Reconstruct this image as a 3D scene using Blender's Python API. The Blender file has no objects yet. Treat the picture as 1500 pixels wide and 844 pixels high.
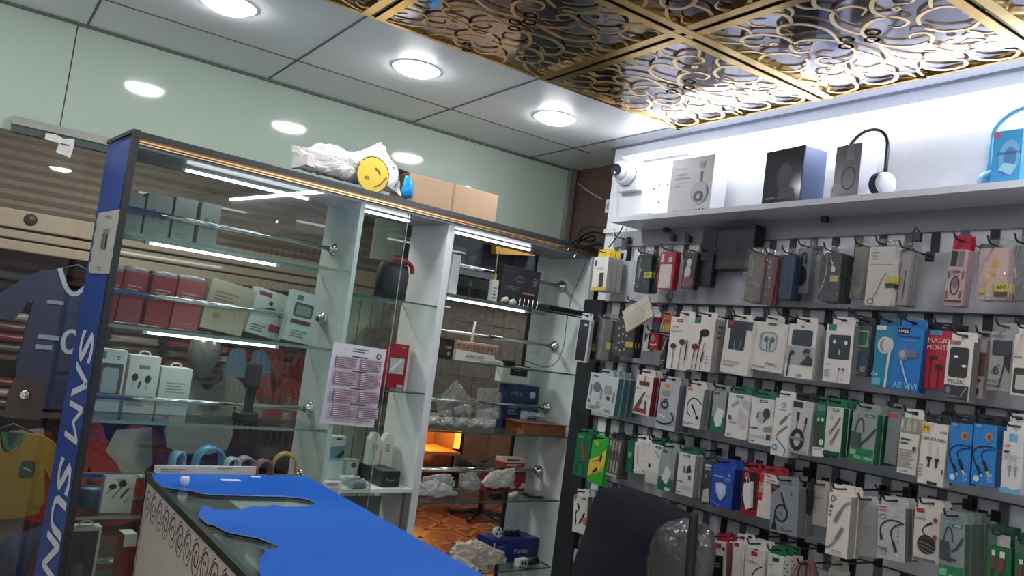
import bpy, bmesh, math, random
from mathutils import Matrix, Vector, noise
from mathutils.geometry import tessellate_polygon
random.seed(7)
sc = bpy.context.scene
COL = sc.collection
R = math.radians

# ------------------------------------------------------------------ camera
FPX, YAW, PIT, ROL, CAMZ = 1203.0, R(56.06), R(4.44), R(7.47), 1.55
CEIL = CAMZ + 0.877
fw = Vector((math.cos(YAW)*math.cos(PIT), math.sin(YAW)*math.cos(PIT), math.sin(PIT)))
r0 = Vector((math.sin(YAW), -math.cos(YAW), 0)); u0 = r0.cross(fw)
rt = r0*math.cos(ROL) + u0*math.sin(ROL); up = -r0*math.sin(ROL) + u0*math.cos(ROL)
CP = Vector((0, 0, CAMZ))
cam = bpy.data.cameras.new('camera'); cam.sensor_width = 36; cam.lens = FPX/1500*36
cam.clip_start = 0.05
co = bpy.data.objects.new('camera', cam); COL.objects.link(co)
co.matrix_world = Matrix(((rt.x, up.x, -fw.x, 0), (rt.y, up.y, -fw.y, 0), (rt.z, up.z, -fw.z, CAMZ), (0, 0, 0, 1)))
sc.camera = co

def ray(x, y): return fw + rt*((x-750)/FPX) - up*((y-422)/FPX)
def on(x, y, n, p):                       # the point of plane (n, p) seen at a pixel of the photograph
    d = ray(x, y); t = (Vector(p)-CP).dot(n)/d.dot(n); return CP + d*t
def atx(x, y, X): return on(x, y, Vector((1, 0, 0)), (X, 0, 0))
def aty(x, y, Y): return on(x, y, Vector((0, 1, 0)), (0, Y, 0))
def atz(x, y, Z): return on(x, y, Vector((0, 0, 1)), (0, 0, Z))
# frame of the glass cabinet: s along its front, t into it, z up
TH = math.atan(0.09); CO = Vector((0.351, 2.52, 0))
CM = Matrix.Translation(CO) @ Matrix.Rotation(TH, 4, 'Z')
CMI = CM.inverted(); CN = CM.to_3x3() @ Vector((0, 1, 0))
def cab(x, y, t):
    return CMI @ on(x, y, CN, CM @ Vector((0, t, 0)))

# ------------------------------------------------------------------ materials
MATS = {}
def lin(c): return tuple((v/255/12.92 if v/255 <= .04045 else ((v/255+.055)/1.055)**2.4) for v in c)
def nodes(name):
    m = bpy.data.materials.new(name); m.use_nodes = True
    nt = m.node_tree; nt.nodes.clear(); o = nt.nodes.new('ShaderNodeOutputMaterial')
    return m, nt, o
def M(name, rgb, rough=.5, metal=0, var=.08, scale=25, spec=.5, bump=0, coat=0):
    if name in MATS: return MATS[name]
    m, nt, o = nodes(name); N, L = nt.nodes, nt.links
    b = N.new('ShaderNodeBsdfPrincipled'); L.new(b.outputs[0], o.inputs[0])
    tc = N.new('ShaderNodeTexCoord'); nz = N.new('ShaderNodeTexNoise'); nz.inputs['Scale'].default_value = scale
    nz.inputs['Detail'].default_value = 3
    L.new(tc.outputs['Object'], nz.inputs['Vector'])
    mx = N.new('ShaderNodeMix'); mx.data_type = 'RGBA'; c = lin(rgb)
    mx.inputs[6].default_value = (*[v*(1-var) for v in c], 1); mx.inputs[7].default_value = (*[min(1, v*(1+var)) for v in c], 1)
    L.new(nz.outputs[0], mx.inputs[0]); L.new(mx.outputs[2], b.inputs['Base Color'])
    b.inputs['Roughness'].default_value = rough; b.inputs['Metallic'].default_value = metal
    b.inputs['Specular IOR Level'].default_value = spec
    if coat: b.inputs['Coat Weight'].default_value = coat; b.inputs['Coat Roughness'].default_value = .08
    if bump:
        bp = N.new('ShaderNodeBump'); bp.inputs['Strength'].default_value = bump; bp.inputs['Distance'].default_value = .004
        L.new(nz.outputs[0], bp.inputs['Height']); L.new(bp.outputs[0], b.inputs['Normal'])
    MATS[name] = m; return m
def EM(name, rgb, s):
    if name in MATS: return MATS[name]
    m, nt, o = nodes(name); e = nt.nodes.new('ShaderNodeEmission')
    e.inputs[0].default_value = (*lin(rgb), 1); e.inputs[1].default_value = s
    nt.links.new(e.outputs[0], o.inputs[0]); MATS[name] = m; return m
def GL(name, tint=(235, 245, 240), f0=.05, f1=.9, rough=.01, bump=0, bscale=60, haze=0, crease=0):
    """thin glass or film: clear, with a Schlick mirror on top"""
    if name in MATS: return MATS[name]
    m, nt, o = nodes(name); N, L = nt.nodes, nt.links
    t = N.new('ShaderNodeBsdfTransparent'); t.inputs[0].default_value = (*lin(tint), 1)
    g = N.new('ShaderNodeBsdfGlossy'); g.inputs['Roughness'].default_value = rough
    lw = N.new('ShaderNodeLayerWeight'); lw.inputs[0].default_value = .5
    pw = N.new('ShaderNodeMath'); pw.operation = 'POWER'; pw.inputs[1].default_value = 5
    ma = N.new('ShaderNodeMath'); ma.operation = 'MULTIPLY_ADD'; ma.inputs[1].default_value = f1; ma.inputs[2].default_value = f0
    L.new(lw.outputs['Facing'], pw.inputs[0]); L.new(pw.outputs[0], ma.inputs[0])
    mx = N.new('ShaderNodeMixShader'); L.new(ma.outputs[0], mx.inputs[0])
    if haze:
        d = N.new('ShaderNodeBsdfDiffuse'); d.inputs[0].default_value = (.8, .8, .8, 1)
        m2 = N.new('ShaderNodeMixShader'); m2.inputs[0].default_value = haze
        L.new(t.outputs[0], m2.inputs[1]); L.new(d.outputs[0], m2.inputs[2]); L.new(m2.outputs[0], mx.inputs[1])
    else: L.new(t.outputs[0], mx.inputs[1])
    L.new(g.outputs[0], mx.inputs[2]); L.new(mx.outputs[0], o.inputs[0])
    if bump:
        tc = N.new('ShaderNodeTexCoord'); nz = N.new('ShaderNodeTexVoronoi' if crease else 'ShaderNodeTexNoise'); nz.inputs['Scale'].default_value = bscale
        if crease: nz.feature = 'F1'
        L.new(tc.outputs['Object'], nz.inputs['Vector'])
        bp = N.new('ShaderNodeBump'); bp.inputs['Strength'].default_value = bump; bp.inputs['Distance'].default_value = .01
        L.new(nz.outputs[0], bp.inputs['Height']); L.new(bp.outputs[0], g.inputs['Normal'])
    MATS[name] = m; return m
def C(rgb, rough=.45):                    # printed-card colour, made once per colour
    g = .3*rgb[0]+.55*rgb[1]+.15*rgb[2]; rgb = tuple(.87*v+.13*g for v in rgb)      # mixed towards grey: haze put into the colour
    return M('print_%02x%02x%02x' % tuple(int(v) for v in rgb), rgb, rough, var=.04)

W = (232, 229, 222); K = (24, 24, 27); DG = (62, 66, 72); G = (18, 112, 72); RD = (196, 30, 44); BL = (32, 128, 205)
Y = (228, 192, 40); TL = (30, 150, 180); LG = (160, 162, 164); MG = (115, 118, 122); BR = (92, 62, 48); OR = (232, 130, 50); GD = (12, 70, 50)
m_white = M('white_laminate', (226, 230, 230), .35); m_black = M('black_plastic', K, .4); m_chrome = M('chrome', (215, 218, 220), .12, 1)
m_glass = GL('clear_glass', (236, 246, 241), .06, .85); m_shelf = GL('shelf_glass', (225, 242, 234), .07, .85)
m_edge = M('green_glass_edge', (70, 100, 90), .15); m_film = GL('clear_film', (246, 246, 246), .06, .9, .06, 1.0, 45, .02)
m_gold = M('gold_metal', (206, 176, 124), .3, 1); m_dark = M('dark_edging', (34, 38, 40), .35)
m_led = EM('led_white', (245, 250, 255), 5)
m_lamp = EM('downlight_white', (250, 252, 255), 30)

# ------------------------------------------------------------------ mesh builder
class MB:
    def __init__(s): s.v = []; s.f = []; s.m = []; s.mats = []; s.sm = []
    def add(s, vs, fs, mat, smooth=False, mx=None):
        if mat not in s.mats: s.mats.append(mat)
        i = s.mats.index(mat); b = len(s.v)
        s.v += [tuple(mx @ Vector(v)) if mx else tuple(v) for v in vs]
        for f in fs: s.f.append(tuple(b+k for k in f)); s.m.append(i); s.sm.append(smooth)
        return s
    def box(s, a, b, mat, mx=None, bev=0):
        if bev:
            bm = bmesh.new(); bmesh.ops.create_cube(bm, size=1)
            for v in bm.verts: v.co = Vector([a[i]+(v.co[i]+.5)*(b[i]-a[i]) for i in range(3)])
            bmesh.ops.bevel(bm, geom=bm.edges[:], offset=bev, segments=2, affect='EDGES', profile=.5)
            bm.verts.index_update()
            s.add([v.co[:] for v in bm.verts], [[v.index for v in f.verts] for f in bm.faces], mat, False, mx); bm.free(); return s
        x0, y0, z0 = a; x1, y1, z1 = b
        return s.add([(x0,y0,z0),(x1,y0,z0),(x1,y1,z0),(x0,y1,z0),(x0,y0,z1),(x1,y0,z1),(x1,y1,z1),(x0,y1,z1)],
              [(0,3,2,1),(4,5,6,7),(0,1,5,4),(1,2,6,5),(2,3,7,6),(3,0,4,7)], mat, False, mx)
    def lathe(s, prof, mat, seg=24, mx=None):
        vs = []; fs = []; n = len(prof)
        for k in range(seg):
            a = 2*math.pi*k/seg
            vs += [(r*math.cos(a), r*math.sin(a), z) for r, z in prof]
        for k in range(seg):
            k2 = (k+1) % seg
            for i in range(n-1): fs.append((k*n+i, k2*n+i, k2*n+i+1, k*n+i+1))
        return s.add(vs, fs, mat, True, mx)
    def tube(s, pts, r, mat, seg=8, closed=False, mx=None):
        pts = [Vector(p) for p in pts]; n = len(pts); vs = []; fs = []; pn = None
        rs = r if isinstance(r, (list, tuple)) else [r]*n
        for i, p in enumerate(pts):
            d = (pts[(i+1) % n]-pts[i-1]) if closed else (pts[min(i+1, n-1)]-pts[max(i-1, 0)])
            d = d.normalized() if d.length > 1e-9 else Vector((0, 0, 1))
            if pn is None: pn = d.orthogonal().normalized()
            pn = (pn - d*pn.dot(d)); pn = pn.normalized() if pn.length > 1e-6 else d.orthogonal().normalized()
            q = d.cross(pn)
            vs += [p + (pn*math.cos(2*math.pi*k/seg)+q*math.sin(2*math.pi*k/seg))*rs[i] for k in range(seg)]
        for i in range(n if closed else n-1):
            j = (i+1) % n
            for k in range(seg): fs.append((i*seg+k, i*seg+(k+1) % seg, j*seg+(k+1) % seg, j*seg+k))
        if not closed: fs += [tuple(reversed(range(seg))), tuple(range((n-1)*seg, n*seg))]
        return s.add(vs, fs, mat, True, mx)
    def poly(s, pts, mat, mx=None):
        t = tessellate_polygon([[Vector(p) for p in pts]])
        return s.add(pts, [tuple(x) for x in t], mat, False, mx)
    def prism(s, pts, y0, y1, mat, mx=None, back=None):     # outline in x,z swept along y
        n = len(pts); vs = [(x, y0, z) for x, z in pts] + [(x, y1, z) for x, z in pts]
        t = tessellate_polygon([[Vector((x, z, 0)) for x, z in pts]])
        fs = [tuple(x) for x in t] + [tuple(n+k for k in reversed(x)) for x in t]
        fs += [(i, (i+1) % n, n+(i+1) % n, n+i) for i in range(n)]
        return s.add(vs, fs, mat, False, mx)
    def ribbon(s, pts, w, y, mat, mx=None, closed=False):   # flat stroke in the x,z plane
        n = len(pts); vs = []; fs = []
        for i in range(n):
            a = pts[i-1] if (closed or i) else pts[0]; b = pts[(i+1) % n] if (closed or i < n-1) else pts[-1]
            dx, dz = b[0]-a[0], b[1]-a[1]; l = math.hypot(dx, dz) or 1
            ww = (w[i] if isinstance(w, (list, tuple)) else w)/2
            vs += [(pts[i][0]-dz/l*ww, y, pts[i][1]+dx/l*ww), (pts[i][0]+dz/l*ww, y, pts[i][1]-dx/l*ww)]
        for i in range(n if closed else n-1):
            j = (i+1) % n; fs.append((2*i, 2*i+1, 2*j+1, 2*j))
        return s.add(vs, fs, mat, False, mx)
    def pillow(s, out, d0, d1, mat, mx=None, rings=6, nz=0, seed=0, c=None, fr=9, cr=0):   # soft body from an outline in x,z, bulging d0 to the front and d1 to the back
        n = len(out); cx = c[0] if c else sum(p[0] for p in out)/n; cz = c[1] if c else sum(p[1] for p in out)/n
        vs = []; fs = []
        def row(sc_, y): 
            for x, z in out: vs.append((cx+(x-cx)*sc_, y, cz+(z-cz)*sc_))
        ks = [math.sin(math.pi/2*i/rings) for i in range(rings)]
        for q in ks[::-1]: row(math.sqrt(1-q*q), -d0*q)
        for q in ks[1:]: row(math.sqrt(1-q*q), d1*q)
        nr = len(vs)//n
        for i in range(nr-1):
            for k in range(n): fs.append((i*n+k, (i+1)*n+k, (i+1)*n+(k+1) % n, i*n+(k+1) % n))
        vs += [(cx, -d0, cz), (cx, d1, cz)]
        fs += [(len(vs)-2, k, (k+1) % n) for k in range(n)] + [(len(vs)-1, (nr-1)*n+(k+1) % n, (nr-1)*n+k) for k in range(n)]
        if nz:
            o = Vector((seed*3.1, seed*1.7, 0)); vs = [Vector(v) + noise.noise_vector(Vector(v)*fr+o)*nz + noise.noise_vector(Vector(v)*fr*2.7+o)*nz*.5 for v in vs]
        if cr:                              # sharp crumple folds
            o = Vector((seed*2.3, 5.1, seed*.7)); w_ = []
            for v in vs:
                v = Vector(v); a = 0
                for k_, f_ in ((1, fr*1.6), (.6, fr*3.3), (.35, fr*6.5)): a += k_*(1-2*abs(noise.noise(v*f_+o)))
                w_.append(v+Vector((0, -cr*a*.6, cr*a*.45)))
            vs = w_
        return s.add(vs, fs, mat, not cr, mx)
    def text(s, body, cx, cz, h, y, mat, rot=0, wmax=None, mx=None, font=None):
        vs, fs, bw, bh = glyphs(body, 0 if set(body) & set('MWmw') else font or 0); k = h/bh      # font: how much the strokes are thickened
        kx = k if not wmax else min(k, wmax/bw)
        ca, sa = math.cos(rot), math.sin(rot); out = []
        for x, z in vs:
            x, z = x*kx, z*k
            out.append((cx+x*ca-z*sa, y, cz+x*sa+z*ca))
        return s.add(out, fs, mat, False, mx)
    def build(s, name, parent=None, mw=None):
        me = bpy.data.meshes.new(name); me.from_pydata([tuple(v) for v in s.v], [], s.f)
        for m in s.mats: me.materials.append(m)
        me.polygons.foreach_set('material_index', s.m); me.polygons.foreach_set('use_smooth', s.sm); me.update()
        o = bpy.data.objects.new(name, me); COL.objects.link(o)
        if parent: o.parent = parent
        if mw: o.matrix_local = mw
        return o
_G = {}
def glyphs(body, font=None):
    if (body, font) in _G: return _G[(body, font)]
    cu = bpy.data.curves.new('lettering', 'FONT'); cu.body = body; cu.align_x = 'CENTER'; cu.resolution_u = 2; cu.offset = font or 0
    ob = bpy.data.objects.new('lettering', cu); COL.objects.link(ob)
    dg = bpy.context.evaluated_depsgraph_get(); ev = ob.evaluated_get(dg); me = ev.to_mesh()
    v = [(p.co.x, p.co.y) for p in me.vertices]; f = [tuple(p.vertices) for p in me.polygons]
    ev.to_mesh_clear(); bpy.data.objects.remove(ob); bpy.data.curves.remove(cu)
    x0, x1 = min(p[0] for p in v), max(p[0] for p in v); z0, z1 = min(p[1] for p in v), max(p[1] for p in v)
    _G[(body, font)] = ([(p[0]-(x0+x1)/2, p[1]-(z0+z1)/2) for p in v], f, x1-x0, z1-z0); return _G[(body, font)]

def tag(o, label, cat, group=None, kind=None):
    if label: o['label'] = label
    if cat: o['category'] = cat
    if group: o['group'] = group
    if kind: o['kind'] = kind
    return o
def struct(o): o['kind'] = 'structure'; return o
def thing(name, label, cat, group=None, mw=None):
    o = bpy.data.objects.new(name, None); COL.objects.link(o); o.empty_display_size = .05
    if mw: o.matrix_world = mw
    return tag(o, label, cat, group)
def copy_tree(o, parent=None):
    c = o.copy(); COL.objects.link(c); c.parent = parent
    for ch in o.children: copy_tree(ch, c)
    return c
def spline(p, n=6, closed=False):
    out = []; N = len(p)
    for i in range(N if closed else N-1):
        a, b, c, d = [p[k % N] if closed else p[max(0, min(N-1, k))] for k in (i-1, i, i+1, i+2)]
        for j in range(n):
            t = j/n
            out.append(tuple(.5*(2*b[q]+(c[q]-a[q])*t+(2*a[q]-5*b[q]+4*c[q]-d[q])*t*t+(3*b[q]-a[q]-3*c[q]+d[q])*t**3) for q in range(len(b))))
    if not closed: out.append(tuple(p[-1]))
    return out
def rrect(x0, z0, x1, z1, r, n=4):
    pts = []
    for cx, cz, a in ((x1-r, z1-r, 0), (x0+r, z1-r, 90), (x0+r, z0+r, 180), (x1-r, z0+r, 270)):
        pts += [(cx+r*math.cos(R(a+90*i/n)), cz+r*math.sin(R(a+90*i/n))) for i in range(n+1)]
    return pts
def gfx(mb, L, w, h, y=0, mx=None):
    """draw print on a face: u 0..1 from its left, v 0..1 from its top"""
    X = lambda u: (u-.5)*w
    Z = lambda v: -v*h
    for i, g in enumerate(L):
        yy = y - .0004*(i+1); k = g[0]; m = C(g[1]) if not isinstance(g[1], bpy.types.Material) else g[1]
        if k == 'r': mb.poly([(X(g[2]), yy, Z(g[5])), (X(g[4]), yy, Z(g[5])), (X(g[4]), yy, Z(g[3])), (X(g[2]), yy, Z(g[3]))], m, mx)
        elif k == 'rr': mb.poly([(x, yy, z) for x, z in rrect(X(g[2]), Z(g[5]), X(g[4]), Z(g[3]), g[6]*w)], m, mx)
        elif k == 'e': mb.poly([(X(g[2])+g[4]*w*math.cos(a*.3927), yy, Z(g[3])+g[5]*h*math.sin(a*.3927)) for a in range(16)], m, mx)
        elif k == 'o': mb.ribbon([(X(g[2])+g[4]*w*math.cos(a*.3142), Z(g[3])+g[5]*h*math.sin(a*.3142)) for a in range(20)], g[6]*w, yy, m, mx, True)
        elif k == 'l': mb.ribbon([(X(a), Z(b)) for a, b in (spline(g[3], 5) if len(g[3]) > 2 else g[3])], g[2]*w, yy, m, mx)
        elif k == 'p': mb.poly([(X(a), yy, Z(b)) for a, b in g[2]], m, mx)
        elif k == 't': mb.text(g[2], X(g[3]), Z(g[4]), g[5]*h, yy, m, R(g[6]) if len(g) > 6 else 0, (g[7] if len(g) > 7 else .95)*w, mx, .012)
        elif k == 'f':                     # fine print: grey rules
            n = g[6]
            for j in range(n):
                v = g[3]+(g[5]-g[3])*(j+.2)/n; v2 = v+(g[5]-g[3])/n*.45; u1 = g[4]-(g[4]-g[2])*((j*37) % 10)/28
                mb.poly([(X(g[2]), yy, Z(v2)), (X(u1), yy, Z(v2)), (X(u1), yy, Z(v)), (X(g[2]), yy, Z(v))], m, mx)
# ------------------------------------------------------------------ the room
XW, YW, XB = 2.12, 3.015, 2.30
m_tile = M('floor_tile', (214, 212, 208), .25, var=.06, scale=6)
m_ceil = M('ceiling_sheet', (232, 235, 236), .3, var=.03, scale=3, spec=.45)
m_paint = M('wall_paint', (226, 226, 222), .6, var=.05, scale=4)
m_green = M('green_back_painted_glass', (178, 194, 180), .07, var=.05, scale=2, spec=.6)
m_brown = M('brown_board', (96, 76, 68), .6, var=.2, scale=9)
m_seam = M('seam_dark', (92, 96, 94), .5)
b = MB(); b.box((-1.8, -1.6, -.06), (2.5, YW, 0), m_tile); struct(b.build('floor'))
b = MB(); b.box((-1.9, -1.7, CEIL), (2.4, 3.06, CEIL+.05), m_ceil)
struct(b.build('ceiling'))
GX = [-.369+.6*k for k in range(-3, 5)]; GY = [2.697-.6*j for j in range(0, 8)]
n_tr = 0
for X in GX:
    n_tr += 1; b = MB(); b.box((X-.004, -1.6, CEIL-.0015), (X+.004, YW, CEIL+.001), m_seam); struct(b.build(f'trim_{n_tr}'))
for Yy in GY[:1]:
    n_tr += 1; b = MB(); b.box((-1.8, Yy-.004, CEIL-.0015), (XW, Yy+.004, CEIL+.001), m_seam); struct(b.build(f'trim_{n_tr}'))
b = MB(); b.box((XW, -1.6, 0), (XW+.05, 2.53, CEIL), M('white_wall_board', (226, 227, 232), .4, var=.02)); struct(b.build('wall_right'))
b = MB(); b.box((XB, 2.5, 0), (XB+.05, 3.06, CEIL), m_brown); struct(b.build('wall_corner'))
b = MB(); b.box((-1.85, -1.65, 0), (-1.8, 3.06, CEIL), m_paint); struct(b.build('wall_left'))
b = MB(); b.box((-1.8, -1.65, 0), (2.2, -1.6, CEIL), m_paint); struct(b.build('wall_front'))
# shop front: painted green glass above, clear glass below
zg = 2.035
xs = [-1.8, -.55, .3, 1.75, 2.27]
xs = [-1.8, -.9, .205, 2.265]
for i in range(3):
    b = MB(); b.box((xs[i]+.002, YW, zg), (xs[i+1]-.002, YW+.01, CEIL), m_green); struct(b.build(f'window_{i+1}'))
b = MB(); b.add([(-1.8, YW+.004, 0), (2.265, YW+.004, 0), (2.265, YW+.004, zg), (-1.8, YW+.004, zg)], [(0, 1, 2, 3)], GL('shop_front_glass', (228, 234, 230), .05, .7))
struct(b.build('window_4'))
b = MB(); m_al = M('grey_aluminium', (150, 150, 145), .35, .6)
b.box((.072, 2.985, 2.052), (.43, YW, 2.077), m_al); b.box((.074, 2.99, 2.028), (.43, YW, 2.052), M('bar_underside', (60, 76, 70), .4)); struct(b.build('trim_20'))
b = MB()
b.box((2.255, 2.985, .3), (2.265, 3.0, CEIL), m_al); b.box((2.268, 2.98, .3), (2.283, 3.0, CEIL), m_al); b.box((2.255, 3.0, .3), (2.283, 3.012, CEIL), m_al)
struct(b.build('trim_21'))
b = MB(); b.box((-1.8, YW-.012, CEIL-.008), (XB, YW+.012, CEIL), m_seam); struct(b.build('trim_22'))
b = MB(); b.box((XW-.006, -1.6, CEIL-.008), (XW, 2.55, CEIL), M('blue_grey_trim', (120, 124, 138), .4)); struct(b.build('trim_23'))

# ------------------------------------------------------------------ ceiling: gilded fretwork panels, gold bars, downlights
m_mir = M('smoked_mirror', (150, 150, 162), .10, 1, var=.08)
m_bar = M('brushed_gold', (214, 178, 110), .22, 1, var=.25, scale=40)
def sp(cx, cz, r0, r1, a0, turns, n=18):   # spiral arm from r0 to r1
    return [(cx+(r0+(r1-r0)*i/n)*math.cos(R(a0+360*turns*i/n)), cz+(r0+(r1-r0)*i/n)*math.sin(R(a0+360*turns*i/n))) for i in range(n+1)]
def fret():
    b = MB(); y = 0
    def st(p, w0, w1):
        n = len(p); ws = [w0+(w1-w0)*abs(math.sin(math.pi*i/(n-1)))**.7 for i in range(n)]
        for mx_ in (1, -1):
            for mz in (1, -1):
                for sw in (0, 1):
                    q = [(a*mx_, c*mz) for a, c in p]
                    if sw: q = [(c, a) for a, c in q]
                    b.ribbon(q, ws, y, m_gold)
    def S(*k): return spline([(a/100, c/100) for a, c in k], 6)
    # one quarter drawing, mirrored to all four: large scrolls with leaf ends, open ground between
    st2 = lambda p, w: [b.ribbon([(x*mx_, z*mz) for x, z in p], [.0035+(w-.0035)*math.sin(math.pi*min(1, .12+i/(len(p)-1)*.95))**.8 for i in range(len(p))], y, m_gold) for mx_ in (1, -1) for mz in (1, -1)]
    st2(S((0, 3), (5, 4), (9, 9), (8, 14), (4, 15), (2.5, 12), (4.5, 10.5)), .010)
    st2(S((8, 13), (13, 12), (18, 15), (19, 20), (15.5, 22.5), (12.5, 20.5), (13.5, 18)), .011)
    st2(S((4, 3), (11, 1.5), (17, 4), (19, 9), (15.5, 11.5), (13, 9)), .010)
    st2(S((18, 6), (23, 4), (27, 7), (27, 12), (23.5, 13.5), (21.5, 11)), .011)
    st2(S((19, 17), (23, 16), (27, 18), (28, 23), (25, 25.5), (22.5, 23.5)), .010)
    st2(S((16, 22), (20, 26), (27, 28.5)), .009)
    st2(S((1, 16), (5, 18), (7, 23), (4, 27), (1, 26)), .010)
    st2(S((7, 22), (11, 24), (13, 28)), .008)
    st2(S((27.5, 1), (24, 1.5), (22, 3.5)), .008)
    for cx, cz, rr in ((0, .285, .010), (.285, 0, .010), (0, .035, .016), (.115, .165, .007)):
        pp = [(cx+rr*math.cos(a*.524), cz+rr*math.sin(a*.524)) for a in range(12)]
        for mx_ in (1, -1):
            for mz in (1, -1): b.ribbon([(a*mx_, c*mz) for a, c in pp], .007, y, m_gold, None, True)
    return b
fm = None
cells = [(2, 0), (3, 0), (3, 1), (2, 1), (1, 0), (1, 1), (3, 2), (2, 2)]
rows = ['first', 'second', 'third', 'fourth']
proto = None
names_c = {(2, 0): 'scrollwork ceiling panel over the carton, wedged between the middle downlight and its gold bars',
 (3, 0): 'scrollwork ceiling panel nearest the dome camera, its gold scrolls shining white',
 (3, 1): 'scrollwork ceiling panel above the grey headphone box, half bright gold half dark',
 (2, 1): 'dark scrollwork ceiling panel at the top edge, next to the gold crossing',
 (1, 0): 'scrollwork ceiling panel beside the nearest round downlight', (1, 1): 'scrollwork ceiling panel above the counter, out of the light',
 (3, 2): 'scrollwork ceiling panel above the blue headphone box', (2, 2): 'scrollwork ceiling panel over the middle of the shop'}
for k, j in cells:
    if (k, j) in ((1, 1), (2, 2)): pass
    cx = -.369+.6*k+.3; cy = 2.097-.6*j-.3
    mw = Matrix.Translation((cx, cy, CEIL-.004))
    if proto is None:
        t = thing('ceiling_panel', names_c[(k, j)], 'ceiling panel', 'gilded scrollwork ceiling panels', mw)
        b = MB(); b.box((-.292, -.292, 0), (.292, .292, .003), m_mir); b.build('mirror_sheet', t)
        f = fret(); tmp = MB(); tmp.v = [(x, z, -.009) for x, y_, z in f.v]; tmp.f = f.f; tmp.m = f.m; tmp.mats = f.mats; tmp.sm = f.sm
        o = tmp.build('scrollwork', t)
        sd = o.modifiers.new('solid', 'SOLIDIFY'); sd.thickness = .003; sd.offset = 0
        proto = t
    else:
        t = copy_tree(proto); t.matrix_world = mw; t['label'] = names_c[(k, j)]
def gbar(a, c, horizontal):
    global n_tr
    n_tr += 1; b = MB()
    for o, w in ((-.021, .013), (.0, .004), (.021, .013)):
        z0 = (CEIL-.016 if w > .01 else CEIL-.011)-(.0012 if horizontal else 0)
        mm = m_bar if w > .01 else m_dark
        if horizontal: b.box((a[0], a[1]+o-w, z0), (c[0], c[1]+o+w, CEIL-.002), mm)
        else: b.box((a[0]+o-w, a[1], z0), (c[0]+o+w, c[1], CEIL-.002), mm)
    struct(b.build(f'trim_{n_tr+30}'))
for Yy in (1.497, .897): gbar((-.4, Yy), (2.03, Yy), True)
for X in (1.431, .831, .231): gbar((X, .2), (X, 2.097), False)
def edge(a, c):
    global n_tr
    n_tr += 1; b = MB(); b.box((min(a[0], c[0])-.007, min(a[1], c[1])-.007, CEIL-.013), (max(a[0], c[0])+.007, max(a[1], c[1])+.007, CEIL-.002), m_bar); struct(b.build(f'trim_{n_tr+30}'))
edge((-.4, 2.097), (2.03, 2.097)); edge((2.03, .2), (2.03, 2.097))
dl = None
spots = [(.52, 2.395, 'ceiling downlight above the blue pillar, nearest the camera'), (1.13, 2.4, 'ceiling downlight between the other two over the glass cabinet'), (1.72, 2.42, 'ceiling downlight nearest the dome camera, over the dividers'),
 (1.04, .72, None), (1.66, .72, None), (.43, .72, None), (-.1, 2.4, None), (-.7, 2.4, None), (-.75, .9, None), (-.75, -.3, None), (-.1, -.3, None), (.5, -.6, None), (1.2, -.6, None)]
for x, y, lab in spots:
    mw = Matrix.Translation((x, y, CEIL-.001-(.018 if y < 2 and x > -.4 and y > .2 else 0)))
    if dl is None:
        dl = t = thing('ceiling_downlight', lab, 'ceiling light', 'round ceiling downlights', mw)
        b = MB(); b.lathe([(0, -.022), (.03, -.021), (.05, -.017), (.064, -.010), (.070, -.005), (.072, -.001)], m_lamp, 32); b.build('lens', t)
        b = MB(); b.lathe([(.072, 0), (.072, -.002), (.079, -.003), (.084, -.0015), (.085, 0)], m_white, 32); b.build('trim_ring', t)
    else:
        t = copy_tree(dl); t.matrix_world = mw; t['label'] = lab or 'round ceiling downlight over the customer side of the shop'

# ------------------------------------------------------------------ the glass cabinet
m_blue = M('blue_vinyl', (52, 84, 160), .35, var=.06)
m_blue2 = M('blue_counter_sheet', (12, 90, 186), .55, var=.05, scale=6, spec=.25)
DEP = .25
cb = thing('display_cabinet', 'tall glass display cabinet with blue side panel and glass shelves along the shop front', 'cabinet', None, CM)
def sx(x, y, t=0): return cab(x, y, t).x
ZT = 2.03
sR = sx(858, 440); sD1 = sx(515, 400); sD2 = sx(655, 400)
def part(name, mb, par=cb): return mb.build(name, par)
# blue side panel, with the upright black edging on its front
b = MB(); b.box((-.0, .004, 0), (.012, DEP+.03, ZT-.004), m_blue)
sp_ = part('side_panel', b)
b = MB(); b.box((-.003, -.012, 0), (.016, .004, ZT+.004), m_dark); b.box((-.004, .004, ZT-.006), (.016, DEP+.035, ZT+.005), m_dark); b.build('black_edging', sp_)
# lettering down the outer face of the blue panel: tops of the letters to the front
word = ['S', '\u039b', 'M', 'S', 'U', 'N', 'G']
zs = [cab(122, 512, 0).z, cab(115, 565, 0).z, cab(108, 627, 0).z, cab(97, 711, 0).z, cab(90, 770, 0).z, cab(80, 832, 0).z]
zs.append(zs[-1]-.17)
for ch, z in zip(word, zs):
    tm = MB(); tm.text(ch, 0, 0, .165, 0, C((222, 222, 226)), 0, .105, None, .02)
    # letter x runs down the panel, letter top points to +t; drawn on plane s=-.0015
    ltr = MB(); ltr.add([(-.0015, DEP*.46 - v[2]*1.0 , z - v[0]*1.0) for v in tm.v], tm.f, tm.mats[0]); ltr.build('letter', sp_)
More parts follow.
